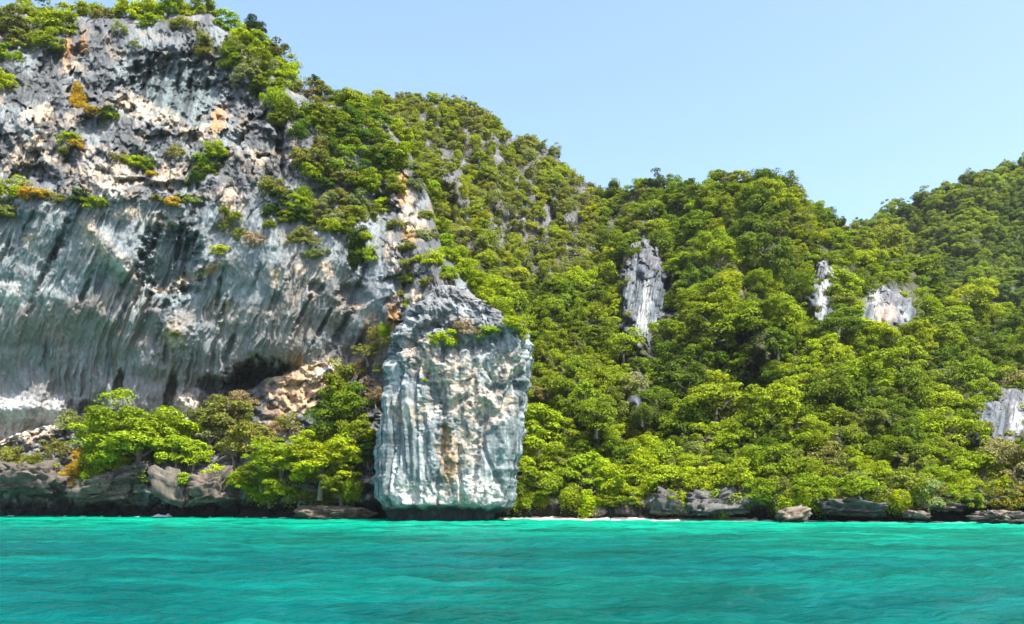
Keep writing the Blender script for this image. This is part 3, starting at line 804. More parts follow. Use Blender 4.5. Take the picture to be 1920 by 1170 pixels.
link('sea_foam', build_foam(), M_FOAM, kind='stuff', label='thin white foam where small waves meet the rocks')

# ------------------------------------------------------------------ boulders along the shore
import bmesh
def ico(sub):
    bm = bmesh.new(); bmesh.ops.create_icosphere(bm, subdivisions=sub, radius=1.0)
    v = np.array([q.co[:] for q in bm.verts], np.float32); f = np.array([[q.index for q in p.verts] for p in bm.faces], np.int32)
    bm.free()
    return v, f
IV, IF = ico(4)
IV5, IF5 = ico(5)
def boulder(px, py, rx, ry, Y, tone, label, seed, flat=1.0):
    k = Y / F
    fine = rx > 30
    v = (IV5 if fine else IV).copy()
    d = 0.32 * n3(v[:, 0] * 1.1, v[:, 1] * 1.1, v[:, 2] * 1.1, seed) + 0.16 * n3(v[:, 0] * 2.6, v[:, 1] * 2.6, v[:, 2] * 2.6, seed + 2) + 0.09 * n3(v[:, 0] * 6, v[:, 1] * 6, v[:, 2] * 6, seed + 4) + 0.05 * n3(v[:, 0] * 14, v[:, 1] * 14, v[:, 2] * 14, seed + 6)
    for fq, am in ((1.6, 0.16), (3.4, 0.12), (7.0, 0.08), (14.0, 0.05)):
        d = d + am * (1 - 2.4 * np.abs(n3(v[:, 0] * fq, v[:, 1] * fq, v[:, 2] * fq * 1.6, seed + 11)))
    d = np.round(d * 6) / 6 * 0.45 + d * 0.55
    v = np.sign(v) * np.abs(v) ** 0.72
    v = v * (1 + 1.7 * d)[:, None]
    v[:, 2] += 0.25 * v[:, 0] * (1 if seed % 2 else -1)
    v[:, 2] = np.where(v[:, 2] < -0.3, -0.3 + (v[:, 2] + 0.3) * 0.7, v[:, 2])
    w = v * np.array([rx * k, rx * k * 0.8, ry * k])
    z = EYE + (HOR - py) * k
    c = np.empty((len(v), 3), np.float32); c[:] = tone
    q = n3(v[:, 0] * 3, v[:, 1] * 3, v[:, 2] * 3, seed + 8) + 0.6 * n3(v[:, 0] * 8, v[:, 1] * 8, v[:, 2] * 8, seed + 9)
    c = mix(c, (0.05, 0.05, 0.05), 0.7 * sst(0.1, 0.7, q)); c = mix(c, (0.20, 0.18, 0.15), 0.5 * sst(0.1, 0.8, -q))
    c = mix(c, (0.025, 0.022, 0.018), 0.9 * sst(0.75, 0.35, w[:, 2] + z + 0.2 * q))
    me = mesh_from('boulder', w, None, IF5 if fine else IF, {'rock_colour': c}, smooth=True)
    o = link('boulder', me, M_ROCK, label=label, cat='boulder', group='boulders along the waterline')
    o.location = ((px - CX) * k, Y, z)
    return o
BOULDERS = [(1490, 968, 21, 12, 96.5, (0.182, 0.138, 0.097), 'small tan boulder alone in the water below the middle hill'),
            (1885, 974, 36, 11, 92.5, (0.141, 0.117, 0.093), 'low flat grey-brown boulder in the water below the dark shore at the far right'),
            (404, 920, 31, 23.9, 117, (0.096, 0.074, 0.056), 'smooth wedge-shaped tan boulder under the low yellow bush on the ledge'),
            (70, 902, 46.5, 23.9, 124, (0.090, 0.074, 0.059), 'broad rounded pale boulder on the ledge at the left frame edge'),
            (196, 920, 38.1, 20.2, 122, (0.100, 0.083, 0.065), 'pale pitted boulder on the ledge right of the broadest rounded one'),
            (328, 918, 27.5, 25.8, 119, (0.090, 0.078, 0.062), 'knobbly pale grey boulder beside the wedge-shaped tan one'),
            (245, 892, 31, 14.7, 122, (0.072, 0.062, 0.054), 'grey slab boulder tilted under the large bright bush'),
            (640, 968, 44, 12, 112, (0.133, 0.101, 0.070), 'flat brown boulder at the waterline left of the rock pillar'),
            (590, 962, 26, 11, 114, (0.133, 0.113, 0.093), 'small grey boulder at the waterline under the hanging yellow-green bushes'),
            (680, 966, 20, 9, 111, (0.118, 0.081, 0.047), 'small rust-brown boulder nearest the left foot of the rock pillar'),
            (325, 885, 18.9, 27.6, 122.5, (0.046, 0.044, 0.043), 'upright dark grey boulder at the right end of the bright bush'),
            (1085, 955, 16, 14.9, 110, (0.091, 0.072, 0.053), 'rounded cream boulder at the back of the sand strip'),
            (1120, 962, 12, 7, 107.5, (0.158, 0.120, 0.087), 'smallest tan boulder on the sand strip'),
            (1172, 958, 18, 12.6, 108, (0.062, 0.051, 0.041), 'dark brown boulder at the right end of the sand strip'),
            (1345, 946, 40.6, 19.8, 104.1, (0.087, 0.085, 0.078), 'wide pale blue-grey boulder overhanging the shore right of the sand strip'),
            (1265, 948, 30, 20.7, 105.5, (0.080, 0.072, 0.063), 'mid grey boulder between the sand strip and the wide pale one'),
            (1472, 936, 22, 18, 102.5, (0.073, 0.070, 0.067), 'upright pale grey boulder on the bank above the small tan one in the water'),
            (1590, 952, 45.9, 13.9, 100.1, (0.065, 0.062, 0.059), 'long low blue-grey boulder under the bushes right of the small tan one in the water'),
            (1760, 944, 34, 13.8, 98, (0.077, 0.059, 0.047), 'brown slab boulder low in the dark bank near the right edge'),
            (1720, 966, 16, 6, 95.5, (0.130, 0.106, 0.084), 'tiny brown boulder at the waterline below the brown slab')]
for i, b in enumerate(BOULDERS):
    boulder(*b, seed=i * 3 + 1)

# ------------------------------------------------------------------ foliage prototypes
def crown_points(r, lobes, per, flat=0.72, spread=0.72, leaf=0.085, droop=0.0, bare=0.0, small=0.30):
    """leaf quads of one crown of radius about 1: lobes over a dome, leaves on the shells of the lobes"""
    n = lobes
    ph = r.uniform(0, 2 * np.pi, n); ct = r.uniform(-0.75, 1.0, n)
    st = np.sqrt(np.maximum(0, 1 - ct ** 2)); rad = spread * r.uniform(0.55, 1.0, n)
    rad = rad * (1 + 0.28 * np.cos(2 * ph + r.uniform(0, 6)) + 0.18 * np.cos(3 * ph + r.uniform(0, 6)))
    C = np.stack([rad * st * np.cos(ph), rad * st * np.sin(ph), flat * rad * ct], 1)
    lr = r.uniform(0.5, 1.5, n) * small
    D = r.normal(size=(n, per, 3)); D /= np.linalg.norm(D, axis=2, keepdims=True)
    D[..., 2] = np.where(D[..., 2] < -0.35, -D[..., 2], D[..., 2])
    rr = lr[:, None, None] * r.uniform(0.70, 1.06, (n, per, 1))
    P = C[:, None, :] + D * rr * np.array([1.15, 1.15, 0.75])
    P[..., 2] -= droop * r.random((n, per)) ** 2 * (1 - np.abs(D[..., 2]))
    nrm = D * 0.9 + np.array([0, 0, 0.4]) + r.normal(size=D.shape) * 0.42
    P, nrm = P.reshape(-1, 3), nrm.reshape(-1, 3)
    lt = np.repeat(r.uniform(0.82, 1.18, n), per)
    tone = lt * r.uniform(0.65, 1.3, len(P))
    keep = r.random(len(P)) > bare
    return leaf_quads(r, P[keep], nrm[keep], leaf * r.uniform(0.6, 1.4, keep.sum())), tone[keep]

def leaf_quads(r, P, nrm, size):
    nrm = nrm / np.maximum(np.linalg.norm(nrm, axis=1, keepdims=True), 1e-6)
    a = np.cross(nrm, r.normal(size=nrm.shape)); a /= np.maximum(np.linalg.norm(a, axis=1, keepdims=True), 1e-6)
    b = np.cross(nrm, a)
    s = np.asarray(size)[:, None]
    bend = nrm * s * 0.25
    return np.stack([P - a * s * 1.25 - bend, P - b * s * 0.7, P + a * s * 1.25 - bend, P + b * s * 0.7], 1)   # (n,4,3)

def foliage_mesh(name, Q, tone):
    n = len(Q)
    return mesh_from(name, Q.reshape(-1, 3), np.arange(n * 4).reshape(-1, 4), attrs={'leaf_tone': np.repeat(np.stack([tone, tone, tone * 0.9], 1), 4, 0)}, smooth=False)

pr = np.random.default_rng(3)
CROWN, CROWN_RAW = {}, {}
def proto(kind, count, **kw):
    CROWN[kind] = []
    for i in range(count):
        Q, t = crown_points(pr, **kw)
        me = foliage_mesh('crown', Q, t); me.materials.append(M_LEAF)
        CROWN[kind].append(me)
proto('round', 7, lobes=36, per=140, flat=0.9, leaf=0.042, spread=0.88, small=0.25)
proto('umbrella', 7, lobes=36, per=140, flat=0.68, leaf=0.041, spread=0.94, small=0.23)
proto('dense', 6, lobes=44, per=125, flat=1.25, leaf=0.042, small=0.24, spread=0.84)
proto('sparse', 4, lobes=34, per=90, flat=0.8, leaf=0.044, bare=0.3, spread=0.9, small=0.24)
proto('hanging', 6, lobes=40, per=115, flat=1.0, leaf=0.043, droop=1.0, small=0.26)
proto('tuft', 6, lobes=22, per=110, flat=0.8, leaf=0.060, small=0.33, spread=0.85)
proto('big', 4, lobes=110, per=150, flat=0.95, leaf=0.028, small=0.18, spread=0.88)

def tube(path, rads, n=6):
    V, Q = [], []
    for i, (p, q) in enumerate(zip(path, rads)):
        d = Vector(path[min(i + 1, len(path) - 1)]) - Vector(path[max(i - 1, 0)])
        d.normalize()
        a = d.orthogonal().normalized(); b = d.cross(a)
        for k in range(n):
            t = 2 * math.pi * k / n
            V.append(tuple(Vector(p) + (a * math.cos(t) + b * math.sin(t)) * q))
    for i in range(len(path) - 1):
        for k in range(n):
            Q.append((i * n + k, i * n + (k + 1) % n, (i + 1) * n + (k + 1) % n, (i + 1) * n + k))
    return V, Q
def trunk_mesh(seed):
    r = random.Random(seed)
    V, Q = [], []
    def add(p, q, n=6):
        v, f = tube(p, q, n)
        o = len(V); V.extend(v); Q.extend([tuple(i + o for i in t) for t in f])
    x, y = r.uniform(-.12, .12), r.uniform(-.12, .12)
    add([(0, 0, -1.25), (x * .4, y * .4, -0.8), (x, y, -0.35), (x * 1.3, y * 1.3, 0.15)], [0.085, 0.07, 0.055, 0.03], 7)
    for k in range(6):
        a = 2 * math.pi * k / 6 + r.uniform(-.4, .4); h = r.uniform(-0.6, -0.2); l = r.uniform(.5, .75)
        add([(x * .8, y * .8, h), (x + math.cos(a) * l * .45, y + math.sin(a) * l * .45, h + .28), (x + math.cos(a) * l, y + math.sin(a) * l, h + .5 + r.uniform(0, .25))], [0.04, 0.026, 0.01], 5)
    me = mesh_from('trunk', V, Q); me.materials.append(M_BARK)
    return me
TRUNKS = [trunk_mesh(i) for i in range(5)]

TONES = {'bright yellow-green': (0.300, 0.350, 0.006), 'yellow-green': (0.220, 0.285, 0.007), 'mid green': (0.158, 0.208, 0.008), 'dark green': (0.040, 0.076, 0.008), 'deep green': (0.070, 0.130, 0.009),
         'olive': (0.165, 0.175, 0.032), 'golden': (0.34, 0.235, 0.016), 'grey-green': (0.19, 0.22, 0.085), 'dry brown': (0.24, 0.185, 0.105), 'light green': (0.205, 0.285, 0.010)}
def tint(tone, r):
    c = np.array(TONES[tone]) * r.uniform(0.85, 1.18) * np.array([r.uniform(0.9, 1.1), 1.0, r.uniform(0.85, 1.2)])
    return c

def blend(c, px, py, zone):
    """neighbouring trees are kin: pull a crown's colour towards that of its stand"""
    k = float(sst(-0.5, 0.5, n2(np.float32(px / 130), np.float32(py / 110), 841)))
    a, b = {'far': ((0.185, 0.245, 0.036), (0.260, 0.300, 0.036)), 'scrub': ((0.21, 0.235, 0.040), (0.30, 0.335, 0.018)), 'forest': ((0.105, 0.160, 0.007), (0.225, 0.285, 0.007))}[zone]
    return 0.62 * np.asarray(c) + 0.38 * (np.array(a) * (1 - k) + np.array(b) * k)

PLACED = []      # things that get their labels at the end
def add_tree(P, rad, kind, tone, px, py, label=None, zone=None, lean=0.0):
    """Empty at the foot > trunk, crown"""
    t = bpy.data.objects.new('tree', None); COL.objects.link(t)
    t.empty_display_size = 0.3
    P = np.asarray(P, float)
    t.location = P
    t.rotation_euler = (0, 0, random.uniform(0, 6.283))
    c = bpy.data.objects.new('crown', random.choice(CROWN[kind])); COL.objects.link(c); c.parent = t
    hz = {'dense': 1.2, 'umbrella': 0.95, 'round': 1.05, 'sparse': 0.9, 'hanging': 0.8, 'tuft': 0.7, 'big': 0.8}[kind]
    up = 0.95 * rad
    c.location = (0, 0, up)
    c.scale = (rad * random.uniform(.82, 1.15), rad * random.uniform(.82, 1.15), rad * hz / 1.05 * random.uniform(.9, 1.1))
    q = tint(tone, random)
    if zone:
        q = blend(q, px, py, zone)
    c.color = tuple(q) + (1,)
    c.rotation_euler = (random.uniform(-.16, .16), random.uniform(-.16, .16), 0)
    k = bpy.data.objects.new('trunk', random.choice(TRUNKS)); COL.objects.link(k); k.parent = t
    k.location = (0, 0, up); k.scale = (rad, rad, rad * 0.78)
    t['category'] = 'tree'
    PLACED.append(dict(o=t, px=px, py=py, r=rad * F / P[1], tone=tone, kind=kind, zone=zone, label=label, cat='tree'))
    return t
def add_shrub(P, rad, kind, tone, px, py, label=None, zone=None):
    o = bpy.data.objects.new('shrub', random.choice(CROWN[kind])); COL.objects.link(o)
    o.location = np.asarray(P, float)
    o.rotation_euler = (0, 0, random.uniform(0, 6.283))
    hz = random.uniform(.85, 1.1)
    o.scale = (rad, rad, rad * hz)
    o.color = tuple(tint(tone, random)) + (1,)
    o['category'] = 'shrub'
    PLACED.append(dict(o=o, px=px, py=py, r=rad * F / P[1], tone=tone, kind=kind, zone=zone, label=label, cat='shrub'))
    return o

# ------------------------------------------------------------------ trees and bushes of the ledge (one by one)
LEDGE = [  # px, py of the crown's middle, radius in photo pixels, crown, tone, label
    (255, 828, 84, 'big', 'light green', 'large spreading bright green bush-like tree on the ledge under the cave wall'),
    (205, 815, 46, 'big', 'light green', 'bright green tree forming the left flank of the large spreading one on the ledge'),
    (312, 815, 44, 'big', 'yellow-green', 'yellow-green tree leaning on the right flank of the large spreading one on the ledge'),
    (362, 850, 34, 'round', 'yellow-green', 'small yellow-green tree with a drooping right branch beside the bright spreading one'),
    (225, 872, 32, 'round', 'yellow-green', 'low yellow-green tree under the left side of the bright spreading one'),
    (275, 880, 26, 'round', 'olive', 'low olive tree under the middle of the bright spreading one'),
    (425, 790, 48, 'round', 'olive', 'olive brown-green tree below the dark cave at the foot of the cliff'),
    (458, 755, 30, 'sparse', 'dry brown', 'pale dry leafless-looking tree in the mouth of the dark cave'),
    (440, 840, 34, 'sparse', 'olive', 'thin olive tree between the bright spreading tree and the big pale green bush'),
    (395, 820, 24, 'sparse', 'grey-green', 'grey-green scrawny tree right of the bright spreading one, above its drooping branch'),
    (635, 725, 38, 'dense', 'mid green', 'tall bright green tree against the cream scree, upper part of the column by the pillar'),
    (645, 775, 42, 'dense', 'mid green', 'leafy green tree under the tall one beside the cream scree'),
    (612, 800, 36, 'dense', 'deep green', 'dark leafy tree left of the pillar and under the cream scree'),
    (672, 815, 32, 'round', 'mid green', 'green tree close to the left side of the rock pillar'),
    (600, 868, 62, 'big', 'yellow-green', 'large yellow-green tree overhanging the water left of the rock pillar'),
    (530, 862, 50, 'big', 'light green', 'pale green rounded tree left of the large one that overhangs the water'),
    (560, 915, 42, 'hanging', 'yellow-green', 'yellow-green tree drooping over the dark undercut of the ledge'),
    (640, 905, 40, 'round', 'olive', 'olive tree low over the rocks at the left foot of the pillar'),
    (405, 897, 32, 'round', 'bright yellow-green', 'low bright yellow tree on top of the wedge-shaped tan boulder'),
    (460, 905, 20, 'round', 'bright yellow-green', 'small bright yellow tree just right of the wedge-shaped tan boulder'),
    (490, 890, 30, 'round', 'mid green', 'small green tree in the dark gap right of the low yellow trees'),
    (20, 862, 30, 'round', 'olive', 'olive tree at the left frame edge below the white scree'),
    (70, 872, 24, 'sparse', 'mid green', 'thin green tree on the dark rocks below the white scree'),
    (690, 660, 24, 'sparse', 'olive', 'olive scrub tree in the cleft between the cave wall and the pillar'),
    (705, 745, 20, 'sparse', 'dry brown', 'brown dry tree in the cleft just left of the pillar'),
    (545, 795, 26, 'sparse', 'olive', 'thin olive tree at the foot of the cream scree'),
    (690, 850, 26, 'round', 'dark green', 'dark shaded tree squeezed against the left side of the pillar')]
LEDGE += [(330, 850, 36, 'round', 'light green', 'green tree filling the gap under the right flank of the bright spreading one'),
    (180, 855, 34, 'round', 'light green', 'green tree at the lower left foot of the bright spreading one'),
    (385, 778, 30, 'sparse', 'olive', 'thin olive tree left of the cave-foot olive one'),
    (480, 830, 40, 'round', 'olive', 'rounded olive tree above the small green one in the dark gap'),
    (505, 915, 34, 'hanging', 'yellow-green', 'drooping yellow-green tree right of the small bright yellow one'),
    (645, 855, 44, 'round', 'yellow-green', 'yellow-green tree between the leafy column and the low olive one by the pillar'),
    (590, 830, 34, 'round', 'mid green', 'green tree just above the large one that overhangs the water'),
    (665, 760, 30, 'dense', 'deep green', 'deep green tree on the pillar side of the leafy column'),
    (100, 845, 26, 'sparse', 'olive', 'thin olive tree on the dark slope left of the golden plants'),
    (610, 925, 34, 'hanging', 'olive', 'drooping olive tree hanging over the rocks below the large overhanging one')]
rt = random
for px, py, r, kind, tone, lab in LEDGE:
    P = bench.at(px, py + 0.55 * r)[0].astype(float)
    rad = 1.15 * r * P[1] / F
    # crown middle goes to the wanted height, the foot stays on the rock
    k = P[1] / F
    P[2] = max(P[2], 0) ; P[1] -= 0.35 * rad; P[0] = (px - CX) / F * P[1]
    P[2] = EYE + (HOR - py) / F * P[1] - 0.95 * rad
    add_tree(P, rad, kind, tone, px, py, lab)

# ------------------------------------------------------------------ shrubs rooted in the cliff
CLIFFSH = [(20, 40, 34, 'round', 'olive'), (60, 25, 34, 'round', 'yellow-green'), (110, 45, 36, 'round', 'light green'), (135, 30, 26, 'round', 'bright yellow-green'), (90, 75, 28, 'round', 'mid green'), (45, 78, 30, 'round', 'olive'),
    (5, 95, 26, 'round', 'light green'), (5, 150, 22, 'round', 'bright yellow-green'), (170, 20, 26, 'round', 'mid green'), (200, 30, 24, 'sparse', 'olive'), (240, 20, 28, 'round', 'bright yellow-green'), (280, 20, 28, 'round', 'bright yellow-green'),
    (285, 42, 20, 'tuft', 'yellow-green'), (320, 14, 26, 'round', 'yellow-green'), (355, 22, 26, 'round', 'yellow-green'), (345, 45, 20, 'tuft', 'olive'), (385, 16, 24, 'round', 'mid green'), (225, 55, 16, 'sparse', 'grey-green'), (255, 85, 12, 'sparse', 'olive'),
    (385, 75, 16, 'tuft', 'olive'), (380, 95, 14, 'tuft', 'olive'), (430, 45, 26, 'round', 'light green'), (455, 70, 26, 'round', 'bright yellow-green'), (475, 50, 22, 'round', 'dark green'), (490, 80, 24, 'round', 'yellow-green'), (515, 100, 26, 'round', 'olive'),
    (450, 105, 26, 'round', 'mid green'), (480, 118, 28, 'round', 'mid green'), (530, 125, 26, 'round', 'bright yellow-green'), (540, 155, 26, 'round', 'bright yellow-green'), (500, 150, 26, 'round', 'mid green'), (470, 132, 18, 'tuft', 'grey-green'), (430, 122, 16, 'tuft', 'yellow-green'),
    (515, 180, 24, 'hanging', 'yellow-green'), (540, 195, 20, 'hanging', 'mid green'), (478, 170, 18, 'hanging', 'dark green'), (565, 160, 20, 'sparse', 'grey-green'), (583, 178, 20, 'sparse', 'dry brown'), (590, 155, 16, 'round', 'dark green'), (605, 168, 16, 'tuft', 'olive'),
    (150, 168, 15, 'hanging', 'golden'), (150, 190, 18, 'hanging', 'golden'), (170, 205, 14, 'tuft', 'golden'), (198, 212, 20, 'tuft', 'dark green'), (210, 218, 14, 'tuft', 'mid green'), (128, 258, 16, 'tuft', 'yellow-green'), (142, 268, 11, 'tuft', 'golden'), (118, 280, 10, 'tuft', 'olive'),
    (228, 298, 16, 'tuft', 'olive'), (250, 303, 18, 'tuft', 'yellow-green'), (272, 312, 18, 'tuft', 'mid green'), (285, 328, 11, 'tuft', 'golden'), (405, 280, 19, 'round', 'light green'), (382, 303, 20, 'round', 'light green'), (395, 320, 16, 'tuft', 'mid green'), (368, 330, 16, 'hanging', 'dark green'),
    (330, 284, 18, 'sparse', 'olive'), (352, 345, 12, 'tuft', 'olive'), (20, 358, 30, 'round', 'yellow-green'), (60, 360, 18, 'tuft', 'golden'), (85, 365, 16, 'tuft', 'golden'), (110, 372, 14, 'tuft', 'olive'), (150, 368, 18, 'round', 'dark green'), (178, 380, 17, 'tuft', 'light green'), (8, 395, 16, 'tuft', 'olive'),
    (350, 372, 16, 'tuft', 'mid green'), (322, 378, 14, 'tuft', 'golden'), (295, 372, 10, 'tuft', 'olive'), (415, 470, 16, 'tuft', 'bright yellow-green'), (425, 425, 18, 'sparse', 'olive'), (455, 440, 18, 'sparse', 'olive'), (440, 405, 12, 'tuft', 'mid green'), (420, 393, 10, 'tuft', 'mid green'), (480, 450, 20, 'sparse', 'dry brown'),
    (510, 350, 22, 'tuft', 'olive'), (530, 372, 22, 'round', 'dark green'), (560, 378, 20, 'round', 'light green'), (585, 388, 20, 'round', 'bright yellow-green'), (510, 395, 20, 'round', 'dark green'), (540, 405, 18, 'round', 'mid green'), (610, 392, 18, 'round', 'grey-green'), (505, 420, 14, 'tuft', 'mid green'),
    (570, 295, 22, 'round', 'olive'), (600, 272, 20, 'round', 'olive'), (600, 300, 24, 'round', 'olive'), (585, 320, 22, 'round', 'yellow-green'), (630, 310, 16, 'tuft', 'grey-green'), (645, 330, 16, 'tuft', 'grey-green'), (690, 335, 24, 'round', 'light green'), (685, 350, 20, 'round', 'mid green'), (655, 265, 22, 'round', 'yellow-green'),
    (600, 210, 26, 'round', 'mid green'), (635, 195, 28, 'round', 'mid green'), (665, 188, 26, 'round', 'yellow-green'), (690, 205, 26, 'round', 'mid green'), (620, 230, 26, 'round', 'mid green'), (660, 222, 26, 'round', 'deep green'), (700, 228, 26, 'round', 'deep green'), (730, 235, 24, 'round', 'light green'), (755, 250, 22, 'round', 'yellow-green'),
    (648, 178, 10, 'tuft', 'dark green'), (680, 252, 22, 'round', 'deep green'), (715, 262, 22, 'round', 'mid green'), (640, 250, 18, 'round', 'dark green'), (742, 280, 26, 'round', 'light green'), (748, 300, 20, 'hanging', 'yellow-green'), (770, 280, 18, 'round', 'mid green'), (730, 308, 14, 'tuft', 'yellow-green'),
    (790, 320, 14, 'round', 'grey-green'), (712, 385, 20, 'round', 'bright yellow-green'), (690, 395, 20, 'round', 'olive'), (670, 375, 18, 'tuft', 'grey-green'), (655, 400, 20, 'round', 'olive'), (625, 410, 18, 'round', 'grey-green'), (640, 370, 18, 'round', 'olive'), (600, 420, 16, 'tuft', 'olive'), (575, 440, 16, 'sparse', 'olive'),
    (590, 455, 14, 'sparse', 'olive'), (670, 440, 20, 'hanging', 'dark green'), (685, 444, 14, 'tuft', 'bright yellow-green'), (665, 480, 20, 'hanging', 'dark green'), (678, 475, 12, 'tuft', 'mid green'), (655, 425, 16, 'round', 'mid green'), (800, 405, 14, 'tuft', 'mid green'), (808, 440, 12, 'tuft', 'olive'), (770, 460, 12, 'tuft', 'olive'), (795, 330, 10, 'tuft', 'mid green'),
    (790, 486, 14, 'tuft', 'bright yellow-green'), (815, 484, 18, 'tuft', 'bright yellow-green'), (830, 475, 16, 'tuft', 'light green'), (840, 510, 20, 'round', 'light green'), (865, 495, 20, 'round', 'bright yellow-green'), (760, 570, 14, 'tuft', 'yellow-green'), (750, 550, 8, 'tuft', 'mid green'), (725, 615, 14, 'hanging', 'yellow-green'), (725, 640, 14, 'sparse', 'olive'), (705, 625, 14, 'sparse', 'olive'),
    (830, 632, 20, 'tuft', 'yellow-green'), (850, 636, 10, 'tuft', 'olive'), (915, 622, 18, 'tuft', 'light green'), (880, 615, 18, 'sparse', 'dry brown'), (860, 612, 12, 'sparse', 'dry brown'), (895, 520, 18, 'round', 'yellow-green'), (930, 585, 14, 'tuft', 'yellow-green'), (795, 712, 6, 'tuft', 'bright yellow-green'), (325, 625, 8, 'tuft', 'olive'),
    (150, 790, 26, 'sparse', 'olive'), (120, 795, 20, 'sparse', 'grey-green'), (140, 875, 18, 'hanging', 'golden'), (150, 850, 14, 'hanging', 'golden'), (140, 905, 14, 'hanging', 'golden'), (120, 890, 10, 'tuft', 'golden'), (170, 885, 12, 'tuft', 'yellow-green'), (510, 800, 14, 'sparse', 'dry brown'), (470, 790, 20, 'sparse', 'olive'), (680, 690, 18, 'sparse', 'dry brown'), (715, 690, 12, 'sparse', 'olive')]
for _x, _y, _q, _k, _c in [(782, 322, 15, 'round', 'mid green'), (800, 350, 14, 'tuft', 'light green'), (808, 372, 16, 'round', 'mid green'), (814, 398, 15, 'round', 'olive'), (820, 424, 16, 'round', 'yellow-green'), (828, 450, 15, 'tuft', 'light green'), (846, 478, 18, 'round', 'yellow-green'),
                           (872, 512, 18, 'round', 'light green'), (890, 538, 16, 'round', 'bright yellow-green'), (908, 556, 16, 'round', 'yellow-green'), (925, 572, 15, 'tuft', 'light green'), (944, 590, 15, 'round', 'yellow-green'), (960, 604, 14, 'round', 'bright yellow-green'), (975, 622, 12, 'tuft', 'yellow-green'),
                           (775, 345, 12, 'tuft', 'grey-green'), (740, 345, 14, 'round', 'mid green'), (745, 420, 12, 'tuft', 'olive'), (790, 440, 13, 'tuft', 'grey-green'), (770, 495, 12, 'tuft', 'olive'), (765, 520, 10, 'tuft', 'yellow-green'), (800, 530, 10, 'tuft', 'olive'), (855, 560, 11, 'sparse', 'dry brown')]:
    CLIFFSH.append((_x, _y, _q * 1.35, _k, _c))
_r = random.Random(44)
SHORESH = [(x, y, _r.uniform(9, 15), _r.choice(['hanging', 'tuft', 'sparse', 'hanging']), _r.choice(['olive', 'yellow-green', 'mid green', 'light green', 'grey-green']))
           for x, y in ((1180, 472), (1214, 466), (1240, 500), (1252, 556), (1172, 532), (1178, 590), (1196, 560), (1232, 632), (1200, 640), (1525, 502), (1556, 508), (1570, 562), (1530, 580), (1612, 548), (1650, 540), (1690, 558), (1722, 590), (1640, 604), (1852, 742), (1882, 730), (1850, 800), (1912, 830), (1872, 770))]
for _x in range(975, 1930, 34):
    SHORESH.append((_x + _r.uniform(-10, 10), 934 + _r.uniform(-8, 9), _r.uniform(17, 30), _r.choice(['hanging', 'round', 'hanging']), _r.choice(['yellow-green', 'light green', 'mid green', 'olive', 'bright yellow-green'])))
for _x in (30, 95, 165, 215, 265, 300, 355, 440, 485, 520, 575, 620, 665):
    SHORESH.append((_x + _r.uniform(-10, 10), (905 if _x > 400 else 893) + _r.uniform(-8, 12), _r.uniform(15, 26), _r.choice(['hanging', 'round', 'tuft']), _r.choice(['yellow-green', 'light green', 'olive', 'mid green'])))
_have = [(q[0], q[1]) for q in CLIFFSH]
for _k in range(5000):
    if len(CLIFFSH) + len(SHORESH) > 296:
        break
    _x, _y = _r.uniform(420, 812), _r.uniform(40, 480)
    _t = float(np.interp(_x, *zip(*CLIFF_TOP)))
    if _y < _t + 4 or (_x < 560 and _y > _t + 95) or (_x >= 560 and _y > 335 and _r.random() < 0.72) or (_x > 735 and 330 < _y < 450):
        continue
    if min(math.hypot(_x - a, _y - b) for a, b in _have) < 13:
        continue
    _have.append((_x, _y))
    CLIFFSH.append((_x, _y, _r.uniform(12, 21), _r.choice(['round', 'round', 'tuft', 'hanging', 'sparse']), _r.choice(['mid green', 'mid green', 'deep green', 'light green', 'yellow-green', 'olive', 'grey-green'])))
from mathutils.bvhtree import BVHTree
def pillar_hit(px, py):
    d = Vector(((px - CX) / F, 1, (HOR - py) / F)).normalized()
    dg = None
    r = PBVH.ray_cast(Vector((0, 0, EYE)), d)
    return r[0]
PBVH = BVHTree.FromPolygons([v.co[:] for v in pillar.data.vertices], [tuple(p.vertices) for p in pillar.data.polygons])
for px, py, r, kind, tone in CLIFFSH:
    src = bench if py > 780 else cliff
    h = pillar_hit(px, py) if (px > 715 and py > 600) else None
    P = np.array(h) if h is not None else src.at(px, max(py, np.interp(px, *zip(*CLIFF_TOP)) + 2) if src is cliff else py)[0].astype(float)
    rad = 1.2 * r * P[1] / F
    P[1] -= 0.30 * rad
    P[0] = (px - CX) / F * P[1]; P[2] = EYE + (HOR - py) / F * P[1] - 0.15 * rad
    add_shrub(P, rad, kind, tone, px, py)

for px, py, r, kind, tone in SHORESH:
    P = (hill if px > 960 else bench).at(px, py)[0].astype(float)
    rad = 1.15 * r * P[1] / F
    P[1] -= 0.2 * rad + (0 if px > 960 else 1.6)
    P[0] = (px - CX) / F * P[1]; P[2] = EYE + (HOR - py) / F * P[1]
    add_shrub(P, rad, kind, tone, px, py)

